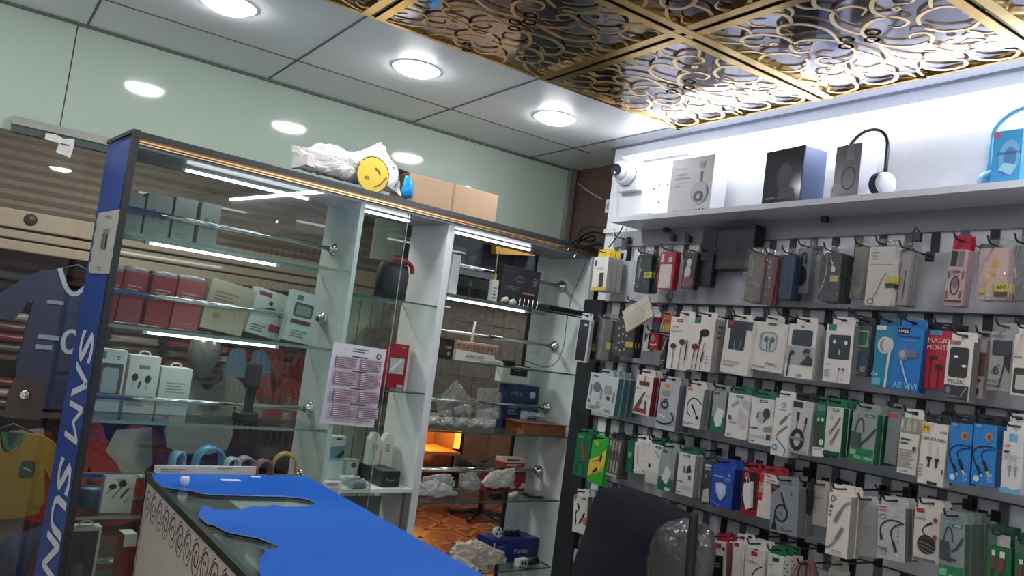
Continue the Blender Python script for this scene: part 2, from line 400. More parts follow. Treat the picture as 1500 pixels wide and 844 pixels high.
# taped paper wrapped around the front edge
b = MB(); n = 14
z0, z1 = cab(165, 305, 0).z, cab(150, 400, 0).z
vs = []; fs = []
for i in range(n+1):
    z = z0+(z1-z0)*i/n
    for j in range(7):
        t = -.014+(DEP*.95)*j/6
        vs.append((-.004-.004*abs(math.sin(i*.9+j))*(j/6), t+.004*math.sin(i*1.7), z))
for i in range(n):
    for j in range(6): fs.append((i*7+j, i*7+j+1, (i+1)*7+j+1, (i+1)*7+j))
b.add(vs, fs, M('torn_paper', (186, 182, 174), .7), True)
pt = b.build('paper_notice'); pt.matrix_world = CM; tag(pt, 'crumpled white paper taped around the blue pillar above its lettering', 'paper')
for v0, v1 in ((.08, .1), (.3, .32), (.36, .6), (.9, .915)):
    b = MB(); b.box((-.0095, .03+.05*(v0*7 % .9), z0+(z1-z0)*v1), (-.009, .12, z0+(z1-z0)*v0), C((120, 116, 112))); b.build('print', pt)
# top board, gold bead, back rail
b = MB(); b.box((0, -.014, ZT-.018), (sR+.05, DEP+.02, ZT), m_dark); part('top_board', b)
b = MB(); b.box((.016, -.012, ZT-.034), (sR+.02, .0, ZT-.018), M('bronze_track', (120, 84, 58), .3, .5))
b.box((.016, -.015, ZT-.029), (sR+.02, -.011, ZT-.025), m_gold); b.box((.016, -.014, ZT-.036), (sR+.02, -.009, ZT-.033), m_gold); part('bead', b)
b = MB(); b.box((.012, -.004, ZT-.045), (sR, DEP, ZT-.034), M('cabinet_underside', (150, 155, 158), .3)); part('top_lining', b)
# dividers and end panel
for s_, nm, w in ((sD1, 'divider', .016), (sD2-.02, 'divider', .03), (sR, 'end_panel', .03)):
    b = MB(); b.box((s_, .002, 0), (s_+w, DEP, ZT-.045), m_white)
    if nm == 'end_panel': b.box((s_-.004, -.012, 0), (s_+w, .002, ZT-.03), m_white)
    part(nm, b)
# white back strip beside the end panel, black upright, right-hand side
sM = sx(779, 440, DEP)
b = MB(); b.box((sM, DEP-.004, .3), (sR, DEP+.008, ZT-.04), m_white); part('back_strip', b)
b = MB(); b.box((sM-.012, DEP-.008, .3), (sM, DEP+.004, ZT-.04), m_black); part('back_upright', b)
# shelves with ground edges
def shelf(s0, s1, z, name='glass_shelf', t0=.004, t1=DEP-.012, th=.006, par=cb, edge=None):
    b = MB(); b.add([(s0, t0, z), (s1, t0, z), (s1, t1, z), (s0, t1, z)], [(0, 1, 2, 3)], m_shelf)
    o = b.build(name, par)
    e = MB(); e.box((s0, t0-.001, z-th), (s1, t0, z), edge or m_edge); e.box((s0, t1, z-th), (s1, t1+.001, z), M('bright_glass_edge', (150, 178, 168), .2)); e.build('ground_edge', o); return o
ZL = [1.749, 1.484, 1.217, .95, .72, .42]; ZM = [1.680, 1.363]; ZR = [1.735, 1.493, 1.232, .972, .70, .42]
for z in ZL: shelf(.014, sD1-.002, z, th=.009, edge=M('pale_shelf_edge', (128, 150, 140), .25))  # thick pale edge, the glass reflection put into its colour
for z in ZM: shelf(sD1+.018, sD2-.022, z)
for z in ZR: shelf(sD2+.012, sR-.006, z)
# chrome rails with flanged ends
def rail(s0, s1, t, z, r=.0085):
    b = MB(); b.tube([(s0, t, z), (s1, t, z)], r, m_chrome, 14); o = b.build('rail', cb)
    for s_, d in ((s1, -1),):
        b = MB(); b.lathe([(0, .018), (.013, .018), (.013, .01), (.021, .006), (.025, .002), (.025, 0)], m_chrome, 24, Matrix.Translation((s_, t, z)) @ Matrix.Rotation(R(-90*1), 4, 'Y'))
        b.build('flange', o)
for x, y, x2, y2 in ((187, 308, 473, 360), (163, 428, 467, 465), (140, 577, 440, 601), (122, 694, 421, 700), (103, 821, 400, 810)):
    p = cab(x2, y2, DEP*.62); q = cab(x, y, DEP*.62); rail(.014, sD1-.001, DEP*.62, (p.z+q.z)/2)
for x, y, x2, y2 in ((733, 405, 820, 415), (650, 487, 806, 504), (633, 589, 803, 593), (620, 690, 793, 687)):
    p = cab(x2, y2, DEP*.62); q = cab(x, y, DEP*.62); rail(sD2+.011, sR-.005, DEP*.62, (p.z+q.z)/2)
# LED tubes under the top and shelves
def led(x, y, x2, y2, z=None, t=.1):
    p, q = cab(x, y, t), cab(x2, y2, t); zz = z if z else (p.z+q.z)/2
    b = MB(); b.box((p.x, t-.006, zz-.007), (q.x, t+.006, zz), m_led); o = b.build('led_tube', cb)
    b = MB(); b.box((p.x-.012, t-.008, zz-.008), (p.x, t+.008, zz+.002), m_white); b.box((q.x, t-.008, zz-.008), (q.x+.012, t+.008, zz+.002), m_white); b.box((p.x, t-.007, zz), (q.x, t+.007, zz+.003), m_white); b.build('housing', o)
led(271, 247, 450, 290); led(219, 350, 404, 385, ZL[0]-.012, .12); led(215, 485, 402, 504, ZL[1]-.012, .06)
led(525, 310, 598, 325, ZT-.05); led(664, 340, 776, 361, ZT-.05); led(655, 430, 768, 446, ZR[0]-.012, .06)
# sliding front glass over the first bay and half of the second, bright upright edge
sG = sx(583, 420, -.002)
b = MB(); b.add([(.016, -.004, .3), (sG, -.004, .3), (sG, -.004, ZT-.036), (.016, -.004, ZT-.036)], [(0, 1, 2, 3)], m_glass); fg = part('sliding_glass', b)
b = MB(); b.box((sG, -.005, .3), (sG+.0015, -.001, ZT-.036), M('bright_glass_edge', (150, 178, 168), .2)); b.build('ground_edge', fg)
# lower counter of the middle bay
zc = cab(555, 717, 0).z
b = MB(); b.box((sD1+.018, -.0, zc-.012), (sD2-.022, DEP, zc), m_white); part('counter_slab', b)
b = MB(); b.box((sD1+.018, .004, .3), (sD1+.045, .02, zc-.012), m_white); b.box((sD2-.045, .004, .3), (sD2-.022, .02, zc-.012), m_al)
b.box((sD1+.045, .16, .3), (sD2-.045, .17, zc-.06), M('grey_back_card', (128, 134, 132), .5)); part('lower_case', b)
# price sheet on the sliding glass
p00, p10, p01 = cab(489, 504, -.006), cab(567, 509, -.006), cab(475, 624, -.006)
pw, ph = (p10-p00).length, (p01-p00).length
b = MB(); b.box((-pw/2, 0, -ph), (pw/2, .0008, 0), C((222, 218, 222)))
L = [('t', (90, 85, 95), 'PRICE LIST', .5, .05, .022), ('t', (90, 85, 95), 'repair and accessories', .5, .085, .018), ('e', (70, 70, 80), .87, .105, .05, .036), ('e', (215, 215, 220), .87, .105, .03, .022)]
L = [('f', (95, 90, 100), .36, .04, .68, .1, 2), ('e', (70, 70, 80), .87, .105, .05, .036), ('e', (215, 215, 220), .87, .105, .03, .022)]
for v0, v1, nr in ((.16, .3, 6), (.34, .5, 7), (.55, .69, 6), (.74, .88, 6)):
    L.append(('r', (98, 60, 78), .37, v0-.022, .66, v0-.006))
    for c0, c1 in ((.07, .47), (.53, .92)):
        L.append(('r', (150, 105, 130), c0, v0, c1, v1))
        for i in range(nr):
            a = v0+(v1-v0)*i/nr
            L.append(('r', (236, 228, 232), c0+.015, a+.003, c1-.015, a+(v1-v0)/nr*.55)); L.append(('r', (112, 62, 84), c0+.1, a+.006, c1-.06, a+(v1-v0)/nr*.42))
L.append(('f', (170, 140, 150), .1, .9, .8, .95, 2))
gfx(b, L, pw, ph)
o = b.build('price_sheet'); ang = math.atan2((p10-p00).z, (p10-p00).x)
o.matrix_world = CM @ Matrix.Translation((p00+p10)/2) @ Matrix.Rotation(-ang*.5+R(3), 4, 'Y')
tag(o, 'printed price sheet with purple tables taped to the cabinet glass', 'paper sheet')
# ------------------------------------------------------------------ things on the cabinet shelves
def boxthing(name, label, cat, mw, w, h, d, col, L=(), group=None, side=None, rough=.4, top=None, parts=None, bev=.0012):
    """a carton: origin at the bottom middle of its front, x to its right, y to its back"""
    b = MB(); c = C(col, rough) if not isinstance(col, bpy.types.Material) else col
    b.box((-w/2, 0, 0), (w/2, d, h), c, None, bev)
    if side: b.box((w/2-.0006, .002, .002), (w/2+.0006, d-.002, h-.002), C(side))
    if top: b.box((-w/2+.001, .001, h-.0006), (w/2-.001, d-.001, h+.0006), C(top))
    gfx(b, L, w, h, 0, Matrix.Translation((0, 0, h)))
    o = b.build(name); o.matrix_world = mw; return tag(o, label, cat, group)
def cabbox(name, label, cat, TLp, TRp, zb, t, d, col, L=(), group=None, lean=0, yaw=0, **k):
    a, c = cab(*TLp, t), cab(*TRp, t); w = c.x-a.x; h = (a.z+c.z)/2-zb
    mw = CM @ Matrix.Translation(((a.x+c.x)/2 - math.sin(lean)*h, t, zb+.001+abs(math.sin(lean))*w/2)) @ Matrix.Rotation(yaw, 4, 'Z') @ Matrix.Rotation(lean, 4, 'Y')
    return boxthing(name, label, cat, mw, w, h, d, col, L, group, **k)
PALE = (146, 156, 150)
bud = lambda c=(70, 80, 80): [('e', c, .32, .42, .11, .09), ('e', c, .68, .45, .11, .09), ('l', c, .03, [(.32, .48), (.34, .62)]), ('l', c, .03, [(.68, .5), (.64, .64)]), ('f', (140, 145, 142), .15, .78, .8, .92, 2)]
for (a, c2, lb, l) in (((184, 283), (214, 289), 'pale earphone box next to the blue pillar on the top glass shelf', bud((150, 158, 154))),
                    ((218, 283), (255, 290), 'pale earphone box with two dark dots on the top glass shelf', bud((90, 98, 96))),
                    ((259, 288), (291, 295), 'pale earphone box with a blurred picture, third along the top glass shelf', [('r', (140, 150, 146), .2, .2, .8, .7), ('f', (120, 128, 124), .2, .76, .8, .9, 2)]),
                    ((297, 296), (325, 302), 'pale earphone box at the open end of the top shelf row', bud((110, 118, 116)))):
    cabbox('earphone_box', lb, 'box', a, c2, ZL[0], .172, .06, PALE, l, 'pale boxes on the top cabinet shelf')
reds = [((168, 397), (182, 399), (168, 18, 34), 'narrow bright red packet pressed against the blue pillar on the second shelf'),
        ((184, 398), (219, 402), (158, 40, 52), 'red gift box with faint print, beside the narrow red packet'),
        ((225, 404), (261, 410), (150, 30, 44), 'dark red gift box in shiny wrap, middle of the red row'),
        ((263, 410), (303, 416), (168, 62, 72), 'faded red gift box standing against the beige carton')]
for a, c2, col, lb in reds:
    o = cabbox('gift_box', lb, 'box', a, c2, ZL[1], .175, .06, col, [('f', (200, 150, 150), .2, .25, .8, .45, 3), ('l', (190, 110, 116), .02, [(.1, .85), (.5, .9), (.9, .82)])], 'red gift boxes on the second cabinet shelf', lean=.05)
    b = MB(); w = o.dimensions.x; b.pillow([(-w*.5, -.004), (w*.5, -.004), (w*.5, .012), (0, .016), (-w*.5, .012)], .008, .05, GL('wrap_film', (240, 240, 240), .22, .7, .2, 1, 40, .25), Matrix.Translation((0, .01, o.dimensions.z)), 4, .003); b.build('plastic_wrap', o)
cabbox('carton', 'beige carton with faint brown print between the red boxes and white cable boxes', 'box', (311, 414), (372, 425), ZL[1], .172, .065, (178, 166, 138), [('f', (140, 122, 96), .15, .2, .7, .5, 4), ('e', (150, 134, 106), .3, .7, .1, .07)], lean=.12, top=(226, 218, 200))
cabbox('cable_box', 'white cable box with curled cable picture and red sticker behind the chrome rail', 'box', (378, 428), (430, 437), ZL[1], .176, .055, (206, 216, 210), [('r', (150, 52, 52), .06, .06, .42, .15), ('l', (40, 44, 46), .035, [(.15, .55), (.35, .42), (.6, .38), (.8, .52)]), ('e', (40, 44, 46), .45, .27, .06, .05), ('r', (190, 48, 60), .58, .7, .95, .86), ('f', (110, 116, 112), .08, .78, .5, .95, 3)], lean=.16, top=(236, 240, 236))
cabbox('charger_box', 'white box with grey window and hang hole, front of the second shelf end', 'box', (432, 428), (470, 436), ZL[1], .09, .045, (196, 210, 202), [('rr', (62, 74, 70), .12, .22, .85, .5, .08), ('rr', (130, 142, 138), .2, .27, .77, .46, .06), ('r', (60, 120, 100), .15, .07, .38, .17), ('r', (120, 60, 64), .1, .56, .85, .64), ('f', (120, 130, 126), .2, .76, .8, .92, 3)], lean=.1, top=(236, 242, 238))
cabbox('earphone_box', 'white box with large dark-framed window beside the blue pillar, third shelf', 'box', (150, 511), (188, 515), ZL[2], .172, .06, (208, 216, 208), [('r', (40, 140, 116), .02, .04, .2, .16), ('rr', (66, 74, 74), .06, .22, .92, .76, .1), ('rr', (162, 174, 176), .16, .29, .78, .7, .12), ('t', (70, 80, 78), 't', .68, .12, .08)])
o = cabbox('earphone_box', 'white box with two black earbuds and a top handle, third shelf', 'box', (192, 519), (237, 526), ZL[2], .172, .06, (206, 208, 200), [('r', (120, 124, 118), .32, .16, .68, .23), ('e', (36, 38, 38), .24, .38, .1, .07), ('e', (36, 38, 38), .66, .4, .1, .07), ('l', (150, 150, 146), .025, [(.22, .42), (.2, .56)]), ('l', (40, 42, 42), .06, [(.42, .45), (.4, .56)]), ('l', (150, 150, 146), .025, [(.66, .46), (.64, .58)]), ('f', (150, 152, 146), .1, .68, .7, .9, 3)], top=(240, 242, 236))
def handle(o, w=.03):
    b = MB(); h = o.dimensions.z; b.tube(spline([(-w, .02, h-.002), (-w*.7, .02, h+.010), (0, .02, h+.013), (w*.7, .02, h+.010), (w, .02, h-.002)], 4), .0022, m_white, 6); b.build('handle', o)
handle(o, .018)
o = cabbox('earphone_box', 'short plain white box with faint rules and a handle, third shelf', 'box', (238, 537), (283, 543), ZL[2], .172, .06, (202, 206, 198), [('f', (150, 154, 148), .2, .3, .85, .55, 4)], top=(240, 242, 236)); handle(o, .018)
# black stand
p = cab(356, 612, .1); b = MB()
b.box((-.035, -.02, 0), (.035, .03, .035), m_black, None, .006); b.box((-.006, 0, .03), (.022, .02, .12), m_black, None, .005); b.box((-.02, -.008, .11), (.03, .012, .19), M('black_rubber', (30, 32, 34), .6), None, .006)
o = b.build('phone_stand'); o.matrix_world = CM @ Matrix.Translation((p.x, .08, ZL[2]+.001)); tag(o, 'black phone stand standing alone on the third glass shelf', 'phone stand')
# crumpled clear pouch
p = cab(425, 600, .12); b = MB(); b.pillow([(-.02, 0), (.02, 0), (.024, .05), (.01, .085), (-.012, .08), (-.024, .04)], .012, .012, m_film, None, 5, .006, 3); b.pillow([(-.012, .002), (.013, .002), (.012, .03), (-.01, .03)], .006, .006, C((150, 160, 90)), None, 4, .003)
o = b.build('plastic_pouch'); o.matrix_world = CM @ Matrix.Translation((p.x, .15, ZL[2]+.001)); tag(o, 'small clear pouch with yellow-green contents beside the third rail flange', 'pouch')
# coloured headphones lying on the fourth shelf
def headphone(label, px, ptop, hw, c1, c2, rot, t=.12, band=.03):
    a = cab(px, ptop, t); h = a.z-ZL[3]-.002; r = cab(px+hw, ptop, t).x-a.x
    o = thing('headphones', label, 'headphones', 'coloured headphones on the fourth cabinet shelf', CM @ Matrix.Translation((a.x, t, ZL[3]+.001)) @ Matrix.Rotation(R(rot), 4, 'Z'))
    prof = [(-r, .03)]+[(r*math.cos(R(180-180*i/16)), max(.03, h-r*1.05)+min(r*1.05, h-.03)*math.sin(R(180*i/16))) for i in range(17)]+[(r, .03)]
    vs = []; fs = []
    for x, z in prof:
        k = .87; zz = .03+(z-.03)*.94
        vs += [(x, -band/2, z), (x, band/2, z), (x*k, band/2, zz), (x*k, -band/2, zz)]
    for i in range(len(prof)-1):
        for k in range(4): fs.append((i*4+k, i*4+(k+1) % 4, i*4+4+(k+1) % 4, i*4+4+k))
    b = MB(); b.add(vs, fs, C(c1, .35), True); b.build('headband', o)
    for s_ in (-1, 1):
        b = MB(); b.lathe([(0, -.012), (.022, -.012), (.028, -.006), (.028, .006), (.022, .013), (0, .013)], C(c2, .5), 20, Matrix.Translation((s_*r*.9, 0, .0285)) @ Matrix.Rotation(R(90), 4, 'Y')); b.build('ear_pad', o)
    return o
headphone('light blue headphones with a wide arched band on the fourth shelf', 310, 653, 21, (96, 170, 214), (90, 170, 216), 0, .105, .05)
headphone('yellow headphones with a tall arched band near the divider', 420, 662, 16, (214, 164, 62), (206, 150, 44), -20, .1, .045)
headphone('dull orange-pink headphones half hidden beside the yellow pair', 388, 672, 13, (176, 104, 88), (190, 120, 104), 10, .04)
headphone('small pale blue headphones nearest the blue pillar', 262, 660, 11, (150, 192, 208), (150, 196, 210), 30, .1)
headphone('white headphones behind the light blue pair', 342, 669, 10, (222, 222, 216), (226, 226, 220), 5, .035)
headphone('pale pink headphones with a flat wide band', 362, 668, 13, (200, 160, 160), (200, 158, 160), -5, .11, .05)
# lower shelves by the pillar
p = cab(137, 708, .12); b = MB(); b.lathe([(0, 0), (.03, 0), (.037, .012), (.037, .05), (.033, .055), (0, .055)], C((30, 84, 120)), 28); o = b.build('blue_tub'); o.matrix_world = CM @ Matrix.Translation((p.x, .12, ZL[3]+.001)); tag(o, 'blue round tub under the fourth rail beside the pillar', 'tub')
cabbox('cable_box', 'white box with two black plugs and cables, below the fourth rail', 'box', (155, 697), (200, 700), ZL[3], .03, .03, (204, 200, 190), [('r', (120, 118, 112), .35, .08, .65, .12), ('e', (40, 42, 42), .28, .28, .12, .08), ('e', (40, 42, 42), .58, .2, .14, .09), ('l', (60, 62, 62), .03, [(.28, .3), (.12, .46)]), ('l', (60, 62, 62), .03, [(.58, .24), (.3, .6)]), ('l', (40, 42, 42), .06, [(.8, .32), (.58, .58)]), ('l', (90, 92, 92), .03, [(.84, .6), (.7, .72)])])
o = cabbox('speaker_box', 'black-windowed white box with a white handle, on the lower shelf', 'box', (106, 772), (150, 774), ZL[4], .09, .045, (200, 198, 190), [('r', (52, 50, 50), .06, .06, .9, .98), ('e', (36, 34, 36), .4, .4, .18, .14), ('p', (84, 92, 104), [(.1, .95), (.25, .6), (.5, .55), (.6, .7), (.55, .95)])]); handle(o, .02)
cabbox('gift_box', 'red box with a white lid label on the lower shelf beside the counter', 'box', (183, 784), (203, 786), ZL[4], .06, .07, (156, 50, 40), [('r', (220, 216, 208), .0, -.02, 1, .2), ('l', (190, 90, 76), .03, [(.5, .3), (.5, .95)])], top=(220, 216, 208))
# middle bay
p = cab(572, 431, .13); mw = CM @ Matrix.Translation((p.x, .13, ZM[0]+.001))
o = thing('tool_case', 'black tool case with a red handle on the upper shelf of the narrow bay', 'case', None, mw)
b = MB(); b.pillow([(-.062, 0), (.058, 0), (.06, .10), (.05, .135), (-.045, .14), (-.06, .12)], .05, .06, M('black_canvas', (44, 48, 56), .6), None, 5); b.build('body', o)
b = MB(); b.tube(spline([(-.035, -.03, .132), (-.02, -.04, .148), (.02, -.04, .146), (.052, -.035, .132), (.06, -.035, .105)], 5), .008, C((170, 34, 44)), 8); b.build('handle', o)
cabbox('cable_box', 'red cable packet with clear window standing on the narrow bay shelf', 'box', (572, 503), (600, 506), ZM[1], .13, .03, (176, 24, 40), [('r', (196, 200, 200), .12, .32, .86, .68), ('l', (240, 240, 236), .12, [(.2, .6), (.45, .48), (.7, .36)]), ('t', (230, 200, 200), 'USB', .7, .07, .035), ('r', (220, 200, 196), .6, .92, .9, .98)])
cabbox('earphone_box', 'grey-blue box with a blue picture standing beside the price sheet bottom', 'box', (487, 639), (508, 641), zc, .16, .04, (196, 206, 206), [('r', (60, 60, 56), .3, .04, .7, .08), ('p', (90, 140, 156), [(0, .25), (1, .2), (1, .5), (0, .5)]), ('p', (40, 60, 66), [(.3, .5), (.9, .3), (1, .4), (.7, .5)]), ('r', (150, 170, 168), 0, .5, 1, .56)])
for a, lb in (((537, 657), 'white house-shaped packet with a black emblem, standing nearer the price sheet'), ((556, 658), 'white house-shaped packet with a black emblem, standing nearer the white divider')):
    q, q2 = cab(*a, .17), cab(a[0]+15, a[1]+1, .17); w = q2.x-q.x; h = q.z-zc+.012
    b = MB(); b.prism([(-w/2, 0), (w/2, 0), (w/2, h*.8), (w*.2, h), (-w*.2, h), (-w/2, h*.8)], 0, .03, C((214, 216, 206)))
    gfx(b, [('o', (60, 62, 60), .5, .42, .22, .1, .06), ('e', (60, 62, 60), .5, .42, .08, .04)], w, h, 0, Matrix.Translation((0, 0, h)))
    o = b.build('gift_packet'); o.matrix_world = CM @ Matrix.Translation(((q.x+q2.x)/2, .15, zc+.048)); tag(o, lb, 'packet', 'white packets on the narrow bay slab')
cabbox('charger_box', 'flat black box under the two house-shaped packets', 'box', (561, 690), (587, 692), zc, .03, .17, (40, 42, 44), [('t', (150, 150, 150), 'Power', .5, .55, .2)], top=(70, 72, 72))
p = cab(530, 708, .05); b = MB()
for i in range(7):
    mx = Matrix.Translation((random.uniform(-.05, .045), random.uniform(-.02, .06), .012+.006*(i % 3))) @ Matrix.Rotation(random.uniform(-1, 1), 4, 'Z') @ Matrix.Rotation(R(90), 4, 'Y')
    o_ = MB(); o_.lathe([(0, -.03), (.007, -.03), (.009, -.01), (.011, .012), (.012, .02), (.004, .024), (0, .024)], C((206, 208, 200), .25), 12, mx)
    oo = o_.build('ear_tip_tube'); oo.matrix_world = CM @ Matrix.Translation((p.x, .05, zc)); tag(oo, 'one of the small clear-white capsules heaped on the narrow bay slab', 'capsule', 'capsules on the narrow bay slab')
b = MB(); b.box((-.025, -.015, 0), (.025, .03, .03), GL('clear_tub', (210, 222, 226), .12, .8, .1, 0, 60, .2), None, .004); b.box((-.022, -.012, .002), (.022, .027, .012), C((120, 140, 160)), None, .003)
o = b.build('plastic_tub'); q = cab(523, 712, .015); o.matrix_world = CM @ Matrix.Translation((q.x, .012, zc+.001)); tag(o, 'small clear tub with blue contents at the front of the slab', 'tub')
cabbox('cable_box', 'clear-lidded small box of metal clips at the back of the slab', 'box', (507, 673), (527, 675), zc, .19, .035, (150, 160, 156), [('r', (190, 196, 190), .1, .1, .9, .9), ('e', (90, 96, 94), .6, .3, .2, .16)])
# acrylic sign holder before the cabinet (its code square is left plain)
q, q2 = cab(474, 704, -.02), cab(501, 707, -.02); w = q2.x-q.x
b = MB(); b.box((-w/2, 0, -.12), (w/2, .006, 0), C((206, 208, 206)), None, .002); gfx(b, [('r', (150, 152, 150), .2, .05, .8, .12), ('r', (176, 172, 168), .15, .18, .85, .6)], w, .12)
b.box((-w/2, 0, .002-(q.z+q2.z)/2), (w/2, .006, -.12), C((206, 208, 206)))
o = b.build('sign_holder'); o.matrix_world = CM @ Matrix.Translation(((q.x+q2.x)/2, -.02, (q.z+q2.z)/2)); tag(o, 'white acrylic sign holder peeping over the counter edge before the narrow bay', 'sign holder')
# right-hand bay
cabbox('white_carton', 'plain white carton at the near end of the right bay top shelf', 'box', (664, 372), (676, 375), ZR[0], .12, .1, (214, 216, 220))
cabbox('motherboard_box', 'charcoal carton with grey print standing before the top chrome rail', 'box', (738, 392), (793, 396), ZR[0], .05, .06, (46, 46, 50), [('o', (96, 96, 100), .46, .3, .1, .07, .03), ('t', (96, 96, 100), 'GAMING', .3, .12, .05), ('f', (110, 110, 112), .1, .5, .5, .62, 3), ('r', (190, 110, 40), .56, .62, .9, .66), ('f', (130, 130, 130), .82, .2, .95, .42, 4)], side=(30, 30, 33))
q = cab(724, 432, .05); b = MB(); b.box((-.016, 0, 0), (.016, .02, .085), C((200, 200, 196)), None, .002); gfx(b, [('f', (110, 110, 106), .2, .3, .8, .9, 4)], .032, .085, 0, Matrix.Translation((0, 0, .085)))
b.tube([(0, .01, .085), (-.001, .01, .2)], .0022, C((176, 160, 96)), 8); b.box((-.004, .004, .085), (.004, .016, .11), C((186, 170, 60)))
o = b.build('antenna_pack'); o.matrix_world = CM @ Matrix.Translation((q.x, .05, ZR[0]+.001)); tag(o, 'small white pack with a thin brass antenna rising above it', 'antenna')
for i, (px, col, lb) in enumerate(((740, (206, 196, 150), 'cream plug lying before the charcoal carton'), (752, (200, 200, 200), 'silver key ring bundle lying before the charcoal carton'))):
    q = cab(px, 440, .02); b = MB(); b.pillow([(-.015, 0), (.015, 0), (.018, .012), (.006, .024), (-.014, .018)], .012, .012, C(col, .3), None, 5, .006, i); o = b.build('small_part'); o.matrix_world = CM @ Matrix.Translation((q.x, .026, ZR[0]+.002)); tag(o, lb, 'part')
for i in range(5):
    q = cab(762+i*6.5, 441+i*.6, .015); b = MB(); b.lathe([(0, 0), (.0055, 0), (.0055, .006), (.003, .007), (.003, .03), (0, .032)], M('steel_part', (150, 152, 158), .25, 1), 10); o = b.build('metal_plug'); o.matrix_world = CM @ Matrix.Translation((q.x, .018, ZR[0]+.001)); tag(o, 'one of the small steel jack plugs standing in a row before the charcoal carton', 'plug', 'jack plugs on the top shelf')
q, q2 = cab(800, 440, -.03), cab(856, 446, -.03); w = q2.x-q.x
b = MB(); b.box((-w/2, 0, 0), (w/2, .07, .02), m_black, None, .005)
for i in range(4): b.box((-w/2+w*(.14+.2*i), -.0015, .006), (-w/2+w*(.22+.2*i), .001, .014), M('black_rubber', (30, 32, 34), .6))
o = b.build('network_switch'); o.matrix_world = CM @ Matrix.Translation(((q.x+q2.x)/2, -.05, ZR[0]+.001)); tag(o, 'flat black network switch sticking out over the top shelf end', 'network switch')
# second shelf: black pack, router carton
cabbox('cooler_box', 'black pack with yellow lettering at the near end of the second right shelf', 'box', (643, 495), (668, 498), ZR[1], .06, .05, (34, 30, 32), [('e', (60, 40, 44), .3, .5, .25, .35), ('t', (190, 190, 60), 'RGB', .62, .42, .14), ('e', (150, 150, 150), .66, .74, .08, .1)])
q, q2 = cab(668, 517, .04), cab(733, 523, .04); w = q2.x-q.x
o = thing('router', 'white router with one upright antenna and a brown ribbed top on the second shelf', 'router', None, CM @ Matrix.Translation(((q.x+q2.x)/2, .04, ZR[1]+.001)))
b = MB(); b.prism([(-w/2, 0), (w*.6, 0), (w*.58, .014), (w*.38, .02), (w*.36, .034), (-w/2, .04)], 0, .07, C((216, 212, 200)))
for i in range(9): b.box((w*(.05+.055*i), -.001, .004), (w*(.085+.055*i), .001, .011), C((176, 174, 166)))
b.text('SMART ACK', -w*.08, .02, .011, -.002, C((60, 52, 48))); b.build('body', o)
b = MB(); b.box((-w*.5, .002, .04), (w*.42, .075, .075), C((186, 150, 116)), None, .003)
for i in range(26): b.box((-w*.48+w*.88*i/26, .0005, .045), (-w*.48+w*.88*(i+.45)/26, .0022, .064), C((120, 84, 66)))
b.build('ribbed_top', o)
b = MB(); q3 = cab(699, 500, .05).x-(q.x+q2.x)/2; b.tube([(q3, .045, .072), (q3+.004, .045, .155)], [.006, .004], C((206, 202, 192)), 8); b.build('antenna', o)
q = cab(748, 529, .03); b = MB(); b.box((-.022, 0, 0), (.028, .03, .022), m_black, None, .005); b.tube(spline([(.025, .015, .012), (.06, .0, .006), (.1, -.005, .004)], 5), .002, m_black, 6)
o = b.build('power_adapter'); o.matrix_world = CM @ Matrix.Translation((q.x, .03, ZR[1]+.001)); tag(o, 'black power adapter with a cable tail beside the router', 'adapter')
# third shelf
cabbox('blue_carton', 'dark blue carton with a white flower mark behind the third rail', 'box', (743, 565), (791, 566), ZR[2], .185, .05, (28, 50, 92), [('t', (120, 140, 170), 'WIFI 6', .3, .2, .09), ('e', (190, 196, 204), .8, .2, .09, .08), ('r', (40, 120, 170), .5, .5, .95, .8), ('r', (210, 212, 200), .5, .58, .72, .8), ('f', (120, 140, 170), .1, .5, .4, .7, 3)])
a, c2 = cab(737, 538, .185), cab(779, 541, .185); zz = cab(745, 563, .185).z; w = c2.x-a.x
o = thing('modem', 'white modem with a black screen lying on top of the dark blue carton', 'modem', None, CM @ Matrix.Translation(((a.x+c2.x)/2, .185, zz+.004)))
b = MB(); b.box((-w/2, 0, 0), (w/2, .05, .075), C((222, 222, 216), .3), None, .006); b.build('body', o)
b = MB(); b.box((-w*.24, -.002, .034), (w*.36, .001, .066), m_black, None, .001); gfx(b, [('e', (200, 204, 206), .3, .3, .06, .08), ('e', (200, 204, 206), .5, .3, .06, .08)], w*.6, .032, -.002, Matrix.Translation((w*.06, 0, .066))); b.build('screen', o)
m_bag = GL('milky_bag_film', (246, 246, 244), .16, .7, .14, 1, 70, .26, 1); m_bag2 = GL('white_bag_film', (244, 244, 242), .16, .6, .2, 1, 60, .5, 1)
def jag(p, n, j, rg):                     # a torn, pointed outline
    out = []
    for i in range(len(p)):
        a, c = p[i], p[(i+1) % len(p)]
        for k in range(n):
            t = k/n; f = math.sin(math.pi*t); out.append((a[0]+(c[0]-a[0])*t+rg.uniform(-j, j)*f, a[1]+(c[1]-a[1])*t+rg.uniform(-j, j)*f))
    return out
def bag(label, pts, t, zb, d=.03, mat=None, nz=.008, seed=1, name='plastic_bag', group=None, inner=None, fr=9):
    q = [cab(x, y, t) for x, y in pts]; cx = sum(v.x for v in q)/len(q); z0 = min(v.z for v in q)
    rg = random.Random(seed); out = jag([(v.x-cx, v.z-z0) for v in q], 9, .0035, rg)
    b = MB(); b.pillow(out, d*.5, d*.8, mat or m_bag, None, 12, nz*.6, seed, fr=fr*1.3, cr=nz*1.1)
    if inner:
        b.pillow([(x*.6, z*.55+.006) for x, z in out], d*.3, d*.4, C(inner), None, 4, .004, seed+1)
    o = b.build(name); o.matrix_world = CM @ Matrix.Translation((cx, t+.02, zb+.006+nz)); return tag(o, label, 'bag', group)
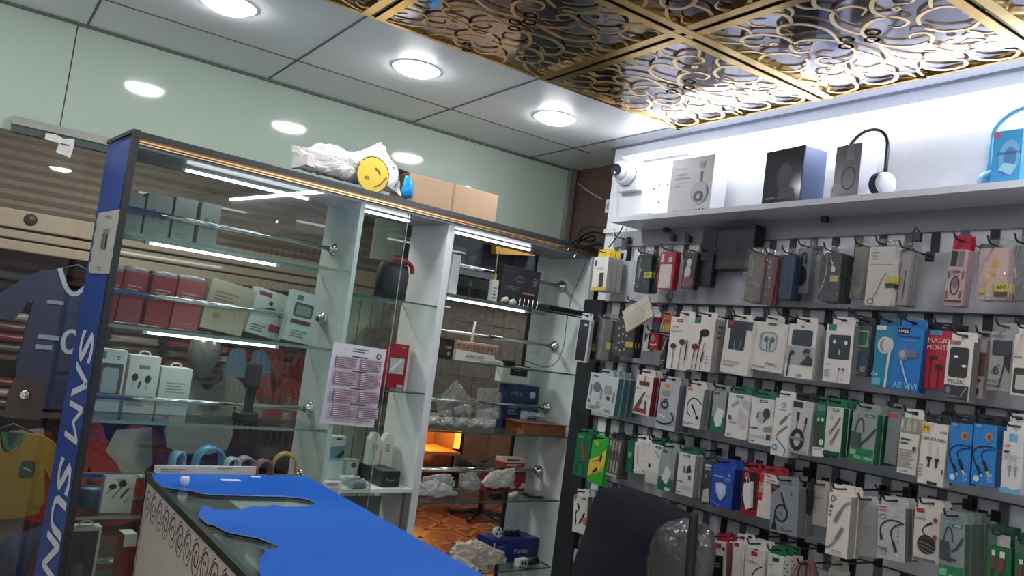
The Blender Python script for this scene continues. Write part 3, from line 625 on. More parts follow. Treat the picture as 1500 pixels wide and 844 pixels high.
bag('pointed clear bag rising like a tent above the third rail', [(642, 586), (672, 556), (697, 588), (690, 612), (645, 612)], .19, ZR[2]+.01, .015, None, .006, 4, inner=(190, 186, 180))
bag('glossy clear bag with pale contents between the tent-shaped bag and the blue carton', [(704, 566), (732, 567), (738, 574), (738, 612), (700, 612)], .19, ZR[2]+.01, .018, None, .007, 5, inner=(196, 192, 196))
bag('clear bag with a dark square piece inside, under the third rail', [(668, 598), (690, 592), (698, 600), (690, 622), (672, 622)], .1, ZR[2], .025, None, .006, 6, inner=(60, 60, 62))
bag('clear bag of white sticks leaning by the brown carton', [(704, 600), (725, 596), (735, 604), (728, 622), (700, 622)], .08, ZR[2], .025, None, .006, 7, inner=(206, 206, 204))
bag('grey bag with a round black item at the near end of the third right shelf', [(634, 606), (664, 603), (668, 620), (632, 620)], .12, ZR[2], .03, None, .005, 8, inner=(66, 66, 70))
for i in range(5):
    x = 636+i*21; bag('one of the flat clear sachets spread along the front of the third right shelf', [(x-9, 621+i*1.0), (x+9, 620+i*1.0), (x+9, 632+i*.5), (x-9, 634+i*.5)], .02, ZR[2], .03, m_bag, .005, 20+i, 'sachet', 'sachets on the third right shelf', (208, 208, 204), 14)
q, q2 = cab(767, 622, .02), cab(824, 620, .02); w = q2.x-q.x
o = thing('brown_carton', 'brown open carton at the far end of the third right shelf', 'box', None, CM @ Matrix.Translation(((q.x+q2.x)/2, .01, ZR[2]+.001)) @ Matrix.Rotation(R(-8), 4, 'Z'))
m_kraft = M('kraft_board', (150, 92, 56), .6, var=.1)
b = MB(); b.box((-w*.5, 0, 0), (w*.5, .13, .045), m_kraft, None, .001); b.box((-w*.46, .006, .0445), (w*.46, .124, .0462), C((112, 100, 90))); b.build('body', o)
b = MB(); b.prism([(-w*.5, .045), (w*.53, .045), (w*.53, .047), (-w*.5, .047)], -.012, .0, m_kraft); b.box((-w*.62, 0, .045), (-w*.5, .12, .047), m_kraft); b.build('flap', o)
bag('small pinkish clear bag lying on the open brown carton', [(770, 612), (778, 604), (800, 606), (806, 614)], .06, ZR[2]+.05, .02, None, .004, 9, inner=(190, 170, 160))
# fourth shelf
bag('white carrier bag pile at the near end of the fourth right shelf', [(613, 726), (640, 718), (662, 730), (672, 742), (640, 744), (611, 744)], .01, ZR[3], .04, m_bag2, .007, 11, fr=16)
bag('flat white bag stretched behind the carrier bag pile', [(622, 716), (660, 712), (668, 722), (664, 732), (620, 730)], .15, ZR[3], .04, m_bag2, .007, 12, fr=16)
bag('grey clear bag of cables spread along the middle of the fourth right shelf', [(676, 716), (694, 712), (702, 722), (702, 738), (690, 742), (676, 734)], .06, ZR[3], .05, None, .009, 13, inner=(180, 178, 172), fr=16)
bag('upright crumpled white bag in the middle of the fourth right shelf', [(706, 717), (722, 703), (736, 698), (757, 697), (757, 712), (744, 726), (712, 724)], .1, ZR[3]+.006, .03, M('white_crumpled_bag', (214, 210, 200), .5, bump=.6, scale=40), .009, 14, fr=14)
q = cab(729, 735, .02); b = MB(); b.box((-.024, 0, 0), (.024, .03, .024), m_black, None, .004); o = b.build('power_adapter'); o.matrix_world = CM @ Matrix.Translation((q.x, .02, ZR[3]+.001)); tag(o, 'square black adapter before the upright crumpled bag', 'adapter')
q = cab(753, 735, .03); b = MB(); b.lathe([(0, 0), (.009, 0), (.01, .002), (.01, .04), (0, .04)], C((206, 202, 190)), 16, Matrix.Rotation(R(75), 4, 'Y')); o = b.build('cream_tube'); o.matrix_world = CM @ Matrix.Translation((q.x-.02, .04, ZR[3]+.011)); tag(o, 'short cream tube lying beside the square black adapter', 'tube')
q = cab(784, 733, .04); b = MB(); b.box((-.034, 0, 0), (.034, .07, .009), m_black, None, .004); b.box((-.030, .004, .009), (.030, .066, .0095), C((52, 58, 58), .1)); o = b.build('mobile_phone'); o.matrix_world = CM @ Matrix.Translation((q.x, .03, ZR[3]+.001)) @ Matrix.Rotation(R(-14), 4, 'Z'); tag(o, 'black mobile phone lying at the end of the fourth right shelf', 'phone')
cabbox('charger_box', 'red box with white swirls behind the fourth rail', 'box', (716, 692), (771, 693), ZR[3], .17, .05, (150, 22, 34), [('e', (200, 200, 196), .68, .7, .12, .16), ('e', (200, 200, 196), .9, .7, .12, .16), ('e', (190, 30, 40), .8, .62, .1, .2), ('f', (210, 160, 160), .1, .3, .4, .5, 2)])
for i, (x0, x1, y, col, lb) in enumerate(((738, 768, 679, (178, 40, 48), 'flat red and white carton balanced on the fourth rail'), (742, 773, 672, (200, 196, 186), 'flat white carton on top of the red one on the fourth rail'))):
    q, q2 = cab(x0, y, .14), cab(x1, y, .14); w = q2.x-q.x; zt = cab(760, 688, .15).z+.011
    boxthing('flat_carton', lb, 'box', CM @ Matrix.Translation(((q.x+q2.x)/2, .135, zt+.0175*i)), w, .017, .075, col, [('f', (230, 226, 220), .1, .2, .8, .8, 2)] if not i else [('r', (170, 40, 46), 0, .1, .6, .5)])
# lowest shelf in view
q, q2 = cab(717, 790, .12), cab(783, 790, .12); w = q2.x-q.x; h5 = cab(750, 788, .12).z-ZR[4]
boxthing('charger_carton', 'blue charger carton with white lettering on the lowest right shelf', 'box', CM @ Matrix.Translation(((q.x+q2.x)/2, .09, ZR[4]+.001)), w, h5, .11, (26, 40, 120), [('t', (200, 204, 220), 'Markan', .62, .52, .2), ('r', (210, 212, 220), .0, .1, .03, .9), ('f', (90, 100, 170), .08, .2, .25, .8, 3)], top=(40, 58, 140))
q = cab(733, 782, .1); b = MB(); b.lathe([(0, 0), (.02, 0), (.022, .004), (.022, .018), (.018, .02), (0, .02)], C((216, 212, 206)), 24, Matrix.Rotation(R(80), 4, 'X'))
for a in (90, 210, 330): b.lathe([(0, .0205), (.005, .0205)], m_black, 10, Matrix.Rotation(R(80), 4, 'X') @ Matrix.Translation((.011*math.cos(R(a)), .011*math.sin(R(a)), 0)))
o = b.build('socket_adapter'); o.matrix_world = CM @ Matrix.Translation((q.x, .13, ZR[4]+h5+.024)); tag(o, 'round white socket adapter standing on the blue charger carton', 'adapter')
for i in range(3):
    q = cab(744+8*i, 785, .13); b = MB(); b.box((-.009, 0, 0), (.009, .02, .02), m_black, None, .002)
    for d in (-.004, .004): b.tube([(d, .01, .02), (d, .01, .036)], .0016, m_chrome, 6)
    o = b.build('plug'); o.matrix_world = CM @ Matrix.Translation((q.x, .13, ZR[4]+h5+.003)); tag(o, 'one of the black two-pin plugs standing prongs up on the blue charger carton', 'plug', 'black plugs on the blue carton')
bag('crumpled cream carrier bag with black print on the lowest right shelf', [(664, 812), (672, 802), (705, 800), (742, 818), (744, 834), (700, 838), (662, 830)], -.01, ZR[4]+.006, .04, M('cream_carrier_bag', (204, 192, 178), .55, var=.3, bump=.5, scale=30), .010, 15, fr=14)
q = cab(678, 826, -.01); boxthing('cable_box', 'long white box with a blue band lying tilted before the cream bag', 'box', CM @ Matrix.Translation((q.x-.01, -.03, ZR[4]+.028)) @ Matrix.Rotation(R(28), 4, 'Y') @ Matrix.Rotation(R(-15), 4, 'Z'), .11, .035, .025, (214, 214, 208), [('r', (70, 150, 196), .78, .1, .88, .9), ('f', (150, 150, 150), .08, .2, .6, .8, 3)])
for x, lb, w in ((722, 'small white cube charger before the cream bag', .03), (772, 'white extension socket with dark outlets beside the black cable', .06)):
    q = cab(x, 832, .0); b = MB(); b.box((-w/2, 0, 0), (w/2, .03, .034), C((208, 206, 200)), None, .004)
    for k in range(2 if w > .04 else 1): b.box((-w*.3+k*w*.35, -.001, .012), (-w*.12+k*w*.35, .001, .024), m_black)
    if w < .04:
        for d in (-.006, .006): b.tube([(d, .015, .034), (d, .015, .05)], .0018, m_chrome, 6)
    o = b.build('charger'); o.matrix_world = CM @ Matrix.Translation((q.x, .02, ZR[4]+.001)) @ Matrix.Rotation(R(10), 4, 'Z'); tag(o, lb, 'charger')
q = cab(783, 822, .02); b = MB(); b.pillow([(-.03, 0), (.035, 0), (.025, .03), (0, .042), (-.03, .03)], .02, .03, m_black, None, 5, .004); b.tube(spline([(-.02, -.02, .004), (-.06, -.045, .003), (-.085, -.02, .003), (-.06, .01, .003)], 6), .0025, m_black, 6); b.tube([(.02, 0, .02), (.055, -.04, .004)], .003, m_black, 6)
o = b.build('cable_coil'); o.matrix_world = CM @ Matrix.Translation((q.x, .03, ZR[4]+.004)); tag(o, 'black cable heap behind the white extension socket', 'cable')
bag('dark clear bag of cables where the lowest shelf meets the counter', [(626, 806), (650, 800), (664, 810), (660, 822), (632, 816)], .08, ZR[4], .03, None, .005, 17, inner=(50, 54, 66))
bag('small clear sachet upright at the near end of the fourth right shelf', [(612, 700), (624, 701), (623, 716), (612, 716)], .05, ZR[3]+.01, .015, m_bag2, .003, 18, 'sachet')

# ------------------------------------------------------------------ on top of the cabinet
q, q2 = cab(600, 298, -.0), cab(724, 326, -.0); w = q2.x-q.x; hh = cab(600, 250, 0).z-ZT
mw = CM @ Matrix.Translation(((q.x+q2.x)/2, .0, ZT+.001)) @ Matrix.Rotation(R(-5), 4, 'Z')
o = thing('cardboard_carton', 'plain brown cardboard carton standing on top of the cabinet', 'box', None, mw)
m_card = M('cardboard', (178, 146, 116), .65, var=.06)
b = MB(); b.box((-w/2, .012, 0), (w/2, .16, hh), m_card, None, .0015); b.build('body', o)
b = MB(); b.add([(-w/2, .015, hh), (-w/2, .155, hh), (-w/2-.03, .14, hh+.012), (-w/2-.035, .03, hh+.008)], [(0, 1, 2, 3)], m_card); b.add([(-w/2, .155, hh), (-w*.1, .155, hh), (-w*.25, .19, hh+.022), (-w*.48, .185, hh+.02)], [(0, 1, 2, 3)], M('cardboard_inside', (110, 96, 84), .7)); b.build('flap', o)
b = MB(); b.box((-w*.02, .0108, .0), (-.0+w*.0, .0118, hh), M('cardboard_seam', (150, 120, 92), .6)); b.build('tape_seam', o)
q = cab(594, 297, .0); b = MB(); b.pillow(spline([(-.02, 0), (.02, 0), (.022, .03), (.018, .065), (-.016, .075), (-.022, .04)], 3, True), .014, .014, M('blue_foil', (20, 150, 214), .25, var=.2, scale=60), None, 5, .006, 3, fr=22)
o = b.build('blue_packet'); o.matrix_world = CM @ Matrix.Translation((q.x, -.0, ZT+.010)); tag(o, 'bright blue foil packet squeezed between the carrier bag and the carton', 'packet')
pts = [(425, 215), (446, 222), (462, 214), (490, 216), (503, 224), (530, 225), (556, 213), (570, 235), (582, 252), (587, 296), (545, 288), (505, 283), (494, 281), (476, 268), (440, 258), (426, 252)]
qs = [cab(x, y, .04) for x, y in pts]; cx = sum(v.x for v in qs)/len(qs); z0 = ZT+.012
out = jag([(v.x-cx, max(0, v.z-z0)) for v in qs], 6, .003, random.Random(4))
o = thing('carrier_bag', 'white plastic carrier bag with a yellow smiling face lying on top of the cabinet', 'bag', None, CM @ Matrix.Translation((cx, .04, ZT+.0165)))
b = MB(); b.pillow(out, .03, .07, M('white_carrier_plastic', (226, 222, 216), .35, var=.05, bump=.25, scale=28), None, 14, .004, 2, fr=11, cr=.008); b.build('body', o)
# face print follows the bag a little proud of it
fx = cab(546, 258, -.006); m_y = C((226, 196, 44)); b = MB(); fr_ = Matrix.Translation((fx.x-cx, -.046, fx.z-z0)) @ Matrix.Rotation(R(8), 4, 'Y')
wv = .064
L = [('e', (60, 52, 30), .5, .5, .5, .5), ('e', (226, 190, 40), .5, .5, .47, .47), ('p', (226, 190, 40), [(.02, .3), (.2, .2), (.2, .5)]), ('p', (226, 190, 40), [(.98, .35), (.8, .3), (.85, .6)]), ('e', (110, 70, 30), .36, .64, .07, .05), ('e', (214, 160, 60), .36, .64, .03, .02), ('l', (90, 60, 30), .035, [(.5, .3), (.62, .34), (.7, .42)]), ('l', (90, 60, 30), .03, [(.62, .8), (.78, .66), (.9, .42)])]
b2 = MB(); gfx(b2, L, wv*2, wv*2, 0, fr_ @ Matrix.Translation((0, 0, wv))); b2.build('face_print', o)
for s_, x, y, hh_, rr in (('Have', 581, 268, .016, 80), ('a', 576, 248, .013, 60), ('ni', 570, 240, .013, 45), ('JOL', 513, 266, .014, 75)):
    b2 = MB(); v = cab(x, y, -.004); b2.text(s_, v.x-cx, v.z-z0, hh_, -.044, C((50, 54, 66)), R(rr)); b2.build('print', o)
bx = cab(455, 238, .02); b2 = MB(); b2.box((-.03, -.02, 0), (.03, .05, .036), C((214, 206, 200)), Matrix.Translation((bx.x-cx, -.01, bx.z-z0-.02)) @ Matrix.Rotation(R(20), 4, 'Z'), .001); b2.build('box_corner', o)

# ------------------------------------------------------------------ counter
zt = 1.075
cx0, cx1, cy0, cy1 = .532, 1.0, 1.0, 2.503
m_cw = M('counter_white', (196, 184, 176), .4, var=.03)
ct = thing('sales_counter', 'white sales counter with scroll border and torn blue sheet over its glass top', 'counter')
b = MB(); b.box((cx0, cy0, .002), (cx0+.012, cy1, zt-.012), m_cw)
# running scroll border as printed line work
m_sc = C((96, 70, 66))
sid = MB()
def scroll(y, z, r, flip=1):
    p = [(y+flip*(r*(1-.85*i/20))*math.cos(R(-80+i*30))*.82, z+(r*(1-.85*i/20))*math.sin(R(-80+i*30))) for i in range(21)]
    return p
for i in range(20):
    y = cy1-.06-.078*i
    pts = scroll(y, zt-.066, .040)
    sid.ribbon([(-a, c) for a, c in pts], .0052, 0, m_sc)
    sid.ribbon([(-(y-.005), zt-.1055), (-(y-.02), zt-.1), (-(y-.038), zt-.066), (-(y-.055), zt-.034), (-(y-.07), zt-.0265)], .0035, 0, m_sc)
for i in range(9):
    z = zt-.11-.105*i
    pts = spline([(cy1-.012, z), (cy1-.035, z-.02), (cy1-.016, z-.05), (cy1-.032, z-.08), (cy1-.012, z-.11)], 5)
    sid.ribbon([(-a, c) for a, c in pts], .004, 0, m_sc)
    sid.ribbon([(-a, c) for a, c in scroll(cy1-.03, z-.05, .017)], .003, 0, m_sc)
b.add([(cx0-.0006, -v[0], v[2]) for v in sid.v], sid.f, m_sc)
b.build('side_panel', ct)
b = MB(); b.box((cx0, cy1-.012, 0), (cx1, cy1, zt-.012), m_cw); b.box((cx1-.012, cy0, 0), (cx1, cy1, zt-.012), m_cw); b.build('carcass', ct)
b = MB(); b.box((cx0-.005, cy0, zt-.016), (cx0+.009, cy1+.003, zt+.001), m_dark); b.box((cx0-.007, cy1-.016, zt-.026), (cx0+.018, cy1+.004, zt+.007), m_dark, None, .003); b.build('edge_trim', ct)
b = MB(); b.box((cx0+.01, cy0, zt-.006), (cx1, cy1, zt-.0005), GL('counter_glass', (246, 251, 248), .09, .8)); b.build('glass_top', ct)
b = MB(); b.box((cx0+.012, cy0, zt-.020), (cx1-.012, cy1-.013, zt-.012), M('counter_reflection', (226, 240, 230), .5)); b.box((cx0+.0125, cy1-.62, zt-.0118), (cx0+.15, cy1-.02, zt-.0085), C((116, 104, 112))); b.box((cx0+.0125, cy0+.1, zt-.0118), (cx0+.2, cy1-.64, zt-.0085), C((120, 132, 134))); b.build('inner_shelf', ct)  # pale panel raised under the glass, a light reflection put into its colour
def cz(u, v): return atz(180+u/4.5875, 660+v/4.5875, zt+.001)
o1 = [(192, 160), (600, 150), (1110, 152)]
tear = [(935, 870), (912, 800), (922, 720), (962, 690), (950, 668), (1030, 655), (1028, 640), (960, 612), (900, 590), (850, 582), (700, 552), (610, 505), (570, 500), (505, 445), (530, 380), (575, 380), (600, 402), (700, 406), (800, 402), (840, 388), (870, 380), (960, 384), (1020, 372), (1090, 386), (1255, 382), (1290, 352), (1240, 330), (1190, 322), (1090, 312), (800, 306), (600, 300), (520, 292), (480, 278), (400, 268), (330, 258), (262, 244), (215, 205)]
P3 = [cz(*p) for p in o1]
P3 += [Vector((cx1+.004, P3[-1].y-.02, zt+.001)), Vector((cx1+.004, cy0, zt+.001)), Vector((cx0+.05, cy0, zt+.001))]
P3 += [cz(*p) for p in tear]
for p in P3: p.y = min(p.y, cy1+.003)
b = MB(); b.poly([p + Vector((0, 0, .0025)) for p in P3], m_blue2)
n = len(P3)
for i in range(n):
    a, c = P3[i], P3[(i+1) % n]; b.add([a, c, c+Vector((0, 0, .0025)), a+Vector((0, 0, .0025))], [(0, 1, 2, 3)], C((150, 170, 205)))
b.build('blue_sheet', ct)
for (x, y, lb, nm) in ((1, 1, None, None),):
    q = cz(410, 245); b = MB(); b.lathe([(0, 0), (.012, 0), (.012, .022), (.009, .025), (0, .025)], C((214, 220, 224)), 18); o = b.build('bottle_cap'); o.matrix_world = Matrix.Translation(q+Vector((0, 0, .003))); tag(o, 'small white screw cap standing on the edge of the blue sheet', 'cap')
for u, v, w, d, lb in ((722, 208, .055, .012, 'long white paper scrap lying on the blue sheet'), (890, 184, .03, .010, 'short white paper scrap lying on the blue sheet')):
    q = cz(u, v); b = MB(); b.box((-w/2, -d, 0), (w/2, d, .0008), C((220, 228, 236))); o = b.build('paper_scrap'); o.matrix_world = Matrix.Translation(q+Vector((0, 0, .003))); tag(o, lb, 'paper')
q = cz(985, 655); b = MB(); b.lathe([(0, .001), (.016, .001), (.018, 0)], m_black, 20); o = b.build('cable_grommet'); o.matrix_world = Matrix.Translation(q+Vector((0, 0, .003))); tag(o, 'round black cable hole at the torn edge of the blue sheet', 'grommet')
q = cab(303, 690, -.05); a = cab(228, 683, -.02); c2 = cab(378, 681, -.02)
boxthing('white_board', 'low white board with small black marks behind the far edge of the counter', 'board', CM @ Matrix.Translation(((a.x+c2.x)/2, -.0135, .001)), c2.x-a.x, a.z, .007, (206, 200, 196), [('f', (70, 66, 66), .06, .008, .3, .02, 2), ('f', (120, 116, 112), .6, .005, .75, .012, 2)])
# ------------------------------------------------------------------ the passage outside the glass
b = MB(); b.box((-4, 3.1, -.06), (9, 8.2, 0), M('passage_floor', (120, 104, 92), .5, var=.15, scale=5)); struct(b.build('floor_passage'))
# parquet field: squares of laid strips
m_p1 = M('parquet_brown', (150, 92, 60), .3, var=.25, scale=14); m_p2 = M('parquet_light', (186, 126, 88), .3, var=.15); m_p3 = M('parquet_mid', (128, 76, 50), .3, var=.2, scale=20)
b = MB()
for i in range(8):
    for j in range(8):
        x, y = 2.4+.45*i, 4.2+.45*j; b.box((x, y, .001), (x+.45, y+.45, .004), m_p1 if (i+j) % 2 else m_p3)
        for q in ([(0, .2), (.25, .45)], [(.2, 0), (.45, .25)], [(0, .03), (.45, .03)], [(.03, 0), (.03, .45)], [(.22, .45), (.45, .22)], [(0, .24), (.24, 0)]):
            rb = MB(); rb.ribbon(q, .026, 0, m_p2); b.add([(x+v[0], y+v[2], .0045+.0004*(i % 3)) for v in rb.v], rb.f, m_p2)
struct(b.build('floor_parquet'))
m_stone = M('stone_cladding', (88, 80, 76), .85, var=.6, scale=34, bump=.4)
b = MB()
rr_ = random.Random(3)
for j in range(9):
    x = 2.3-rr_.random()*.2
    while x < 4.2:
        w = .1+.14*rr_.random(); h = .118
        b.box((x, 4.6-.006*rr_.random(), 1.0+h*j), (x+w-.0015, 4.72, 1.0+h*(j+1)-.0015), m_stone); x += w
struct(b.build('wall_stone'))
b = MB(); b.box((2.3, 4.45, 2.02), (4.6, 4.7, 2.9), M('dark_signboard', (38, 44, 58), .4)); struct(b.build('wall_signboard'))
p, q = aty(724, 356, 4.4), aty(780, 370, 4.4)
b = MB(); b.prism([(v.x, v.z) for v in (aty(724, 372, 4.4), aty(782, 375, 4.4), aty(782, 362, 4.4), aty(724, 346, 4.4))], 4.38, 4.44, C((180, 132, 44))); o = b.build('yellow_sign'); tag(o, 'yellow edge of a shop sign beyond the top of the right bay', 'sign')
p, q = aty(600, 392, 4.3), aty(720, 406, 4.3); b = MB(); b.box((p.x, 4.28, q.z-.02), (q.x, 4.32, q.z+.015), m_chrome); b.box((p.x, 4.28, q.z-.09), (q.x, 4.34, q.z-.03), m_dark); o = b.build('canopy_rail'); tag(o, 'bright metal rail across the passage above the stone wall', 'rail')
# back of the passage: tan wall with an orange lit recess
zb = 6.95
e = aty(671, 660, zb).x
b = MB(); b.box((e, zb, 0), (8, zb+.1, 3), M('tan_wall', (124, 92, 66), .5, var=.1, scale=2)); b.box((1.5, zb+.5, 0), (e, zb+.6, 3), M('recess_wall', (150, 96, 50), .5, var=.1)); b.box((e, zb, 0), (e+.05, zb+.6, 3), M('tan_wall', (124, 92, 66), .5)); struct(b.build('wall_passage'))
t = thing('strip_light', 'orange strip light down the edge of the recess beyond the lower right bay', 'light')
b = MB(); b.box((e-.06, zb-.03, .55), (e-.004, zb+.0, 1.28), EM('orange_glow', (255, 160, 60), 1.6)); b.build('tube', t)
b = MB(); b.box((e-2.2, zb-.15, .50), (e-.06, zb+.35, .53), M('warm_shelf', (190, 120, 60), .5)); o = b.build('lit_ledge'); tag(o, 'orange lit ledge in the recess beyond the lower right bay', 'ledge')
la = bpy.data.lights.new('recess_fill', 'POINT'); la.energy = 16; la.color = (1, .42, .08); la.shadow_soft_size = .1  # unseen point light added to wash the recess wall orange
lo = bpy.data.objects.new('recess_fill', la); COL.objects.link(lo); lo.location = (e-.35, zb+.1, .8)
# chair seen through the bay
p = aty(692, 706, 6.55); t = thing('passage_chair', 'dark rounded office chair out in the passage, seen through the lower right bay', 'chair', None, Matrix.Translation((p.x, 6.55, 0)))
m_fab = M('charcoal_fabric', (44, 46, 52), .8)
b = MB(); b.pillow([(x, z+.0) for x, z in rrect(-.23, .42, .23, p.z+.18, .14, 6)], .06, .05, m_fab); b.build('backrest', t)
b = MB(); b.box((-.24, -.42, .38), (.24, .02, .45), m_fab, None, .02); b.build('seat', t)
b = MB(); b.tube([(0, -.2, .38), (0, -.2, .06)], .03, m_black)
for k in range(5): b.tube([(0, -.2, .08), (.28*math.cos(k*1.257), -.2+.28*math.sin(k*1.257), .03)], .018, m_black)
b.build('base', t)
# shutter over the shop opposite
m_sh = M('shutter_brown', (118, 106, 96), .7, var=.2, scale=7)
b = MB(); ysh = 5.2; zs0 = aty(0, 303, ysh).z
n = 26
for i in range(n):
    z = zs0+.052*i; b.add([(-1.2, ysh, z), (3.1, ysh, z), (3.1, ysh-.012, z+.026), (-1.2, ysh-.012, z+.026), (3.1, ysh, z+.05), (-1.2, ysh, z+.05)], [(0, 1, 2, 3), (3, 2, 4, 5)], m_sh)
o = b.build('roller_shutter'); tag(o, 'brown ribbed roller shutter of the shop across the passage', 'shutter')
b = MB(); m_be = M('shutter_rail_beige', (168, 152, 136), .5, var=.12)
for z0, z1, y in ((-.1, -.0, 5.16), (-.155, -.11, 5.18), (-.22, -.165, 5.19)): b.box((-1.2, y, zs0+z0), (3.1, 5.22, zs0+z1), m_be, None, .006)
o = b.build('shutter_rail'); tag(o, 'beige bottom bar of the roller shutter with dark stains', 'shutter bar')
b = MB(); p = aty(45, 322, 5.15); b.lathe([(0, .01), (.03, .008), (.034, 0)], C((60, 40, 34)), 16, Matrix.Translation((p.x, 5.16, p.z)) @ Matrix.Rotation(R(90), 4, 'X')); o2 = b.build('lock', o); o2.matrix_parent_inverse = Matrix()
# cladding strips behind the narrow bay
b = MB(); p, q = aty(508, 470, 4.7), aty(610, 470, 4.7)
for i in range(6):
    x = p.x+(q.x-p.x)*i/6; b.box((x, 4.7, .2), (x+(q.x-p.x)/6-.006, 4.74, aty(550, 432, 4.7).z), M('grey_green_cladding', (128, 138, 128), .5, var=.15))
struct(b.build('wall_cladding'))
p, q = aty(553, 318, 4.8), aty(590, 364, 4.8); b = MB(); b.box((p.x, 4.8, q.z-.1), (q.x, 4.83, p.z+.12), C((176, 188, 182))); b.box((q.x, 4.8, q.z-.1), (q.x+.1, 4.83, p.z+.1), C((70, 92, 140))); o = b.build('sign_board'); tag(o, 'pale sign board with a blue edge hung before the shutter, behind the narrow bay', 'sign')
# dark interior of the shop opposite with packed shirts
b = MB(); b.box((-2, 6.0, 0), (3.1, 6.1, 2.1), M('maroon_backdrop', (76, 42, 42), .8, var=.3, scale=5)); struct(b.build('wall_opposite'))
m_pk = [M(f'packed_cloth_{k}', c, .35, var=.5, scale=38) for k, c in enumerate(((120, 34, 36), (92, 60, 54), (150, 140, 138), (110, 40, 42), (80, 70, 66)))]
shl = MB()
for px_, zz in ((0, 1.50), (0, 1.16), (0, .84)): shl.box((-1.2, 5.5, zz-.025), (2.6, 5.95, zz), M('shelf_board_dark', (84, 66, 60), .5))
o = shl.build('shop_shelf'); tag(o, 'dark shelves of packed shirts in the shop across the passage', 'shelf')
k = 0
for zz in (.84, 1.16, 1.52):
    for i in range(9):
        x = -.35+.335*i; nl = 3+(i*7+int(zz*10)) % 2
        for l in range(nl if zz < 1.5 else 3):
            k += 1; b = MB(); b.pillow(spline([(-.13, 0), (.13, 0), (.135, .022), (.12, .045), (-.12, .045), (-.135, .022)], 3, True), .03, .2, m_pk[(i*3+l+int(zz*7)) % 5], None, 4, .005, k, fr=11)
            o = b.build('packed_shirt'); o.matrix_world = Matrix.Translation((x+random.uniform(-.01, .01), 5.6, zz+.010+.062*l)); tag(o, 'one of the cellophane packed shirts piled on dark shelves across the passage', 'shirt', 'packed shirts across the passage')
def shirt(label, cx, ty, Yp, w, h, col, trims, sl=.16):
    p = aty(cx, ty, Yp); t = thing('hanging_shirt', label, 'shirt', 'shirts hanging across the passage', Matrix.Translation((p.x, Yp, p.z)))
    out = [(-w*.18, 0), (-w*.5, -.03), (-w*.5-sl, -.2), (-w*.5-sl*.35, -.27), (-w*.46, -.16), (-w*.47, -h), (w*.47, -h), (w*.46, -.16), (w*.5+sl*.35, -.27), (w*.5+sl, -.2), (w*.5, -.03), (w*.18, 0), (w*.1, -.07), (0, -.1), (-w*.1, -.07)]
    b = MB(); b.prism(spline(out, 3, True), -.03, .02, M('shirt_%d_%d_%d' % col, col, .85, var=.2, scale=5)); b.build('body', t)
    for nm, L in trims:
        tm = MB(); gfx(tm, L, w, h, -.032); tm.build(nm, t)
    b = MB(); b.tube([(-w*.4, .0, -.02), (0, .0, .04), (w*.4, .0, -.02)], .006, m_black, 6); b.build('hanger', t)
    return t
shirt('yellow football shirt with a green collar and a dark crest, bottom of the glass door', 18, 634, 4.5, .34, .37, (124, 98, 16), [('collar', [('p', (30, 96, 50), [(.36, -.02), (.64, -.02), (.58, .16), (.5, .24), (.42, .16)]), ('p', (24, 40, 56), [(.42, -.02), (.58, -.02), (.54, .12), (.5, .17), (.46, .12)])]), ('crest', [('rr', (34, 60, 44), .66, .33, .84, .54, .05), ('l', (120, 150, 120), .02, [(.7, .42), (.8, .46)])])])
shirt('navy blue football shirt with a pale ring and neckline hanging by the pillar', 112, 400, 4.62, .36, .62, (22, 32, 66), [('neckline', [('l', (130, 146, 170), .06, [(.28, -.02), (.4, .13), (.52, .17), (.66, .08)])]), ('crest', [('o', (140, 160, 180), .56, .55, .09, .085, .055), ('e', (60, 80, 120), .66, .3, .06, .05), ('r', (110, 120, 150), .2, .24, .4, .27), ('f', (120, 130, 160), .16, .5, .42, .66, 2)])])
shirt('white-sleeved red shirt half hidden behind the blue pillar', 92, 634, 4.78, .3, .42, (140, 30, 34), [('sleeve_band', [('p', (188, 182, 176), [(-.3, .0), (.2, -.06), (.28, .28), (0, .45), (-.2, .3)]), ('p', (30, 96, 50), [(-.1, .5), (.3, .45), (.3, .9), (-.1, .9)])])])
shirt('red shirt with a pale patch hanging below the third cabinet shelf', 170, 622, 4.88, .44, .5, (132, 34, 46), [('patch', [('p', (150, 152, 150), [(.5, .05), (.9, .0), (.98, .4), (.7, .7), (.3, .6)])])])
shirt('grey shirt with a dark round collar seen behind the plain white box', 305, 545, 4.72, .34, .42, (112, 116, 112), [('collar', [('o', (56, 50, 50), .5, .04, .2, .1, .05)]), ('crest', [('e', (60, 60, 64), .66, .42, .09, .07)])])
shirt('light blue shirt with a dark hem print seen behind the third shelf', 366, 512, 4.98, .22, .17, (70, 104, 128), [('crest', [('t', (40, 50, 60), 'FLY', .55, .8, .16)])], .03)
shirt('dark red shirt hanging high beyond the divider', 425, 512, 5.07, .4, .4, (110, 36, 42), [('patch', [('r', (130, 60, 60), .1, .2, .5, .5)])])
shirt('brown-red shirt low behind the third rail', 405, 552, 4.8, .3, .3, (116, 48, 46), [('patch', [('r', (96, 40, 40), .1, .4, .8, .6)])])
p = aty(298, 522, 4.62); b = MB(); b.lathe([(0, -.12), (.04, -.1), (.075, -.03), (.085, .04), (.07, .1), (.03, .125), (0, .13)], M('crumpled_foil', (120, 126, 124), .3, .4, var=.4, scale=30), 20); o = b.build('mannequin_head'); o.matrix_world = Matrix.Translation(p); tag(o, 'grey wrapped mannequin head above the grey shirt collar', 'mannequin')
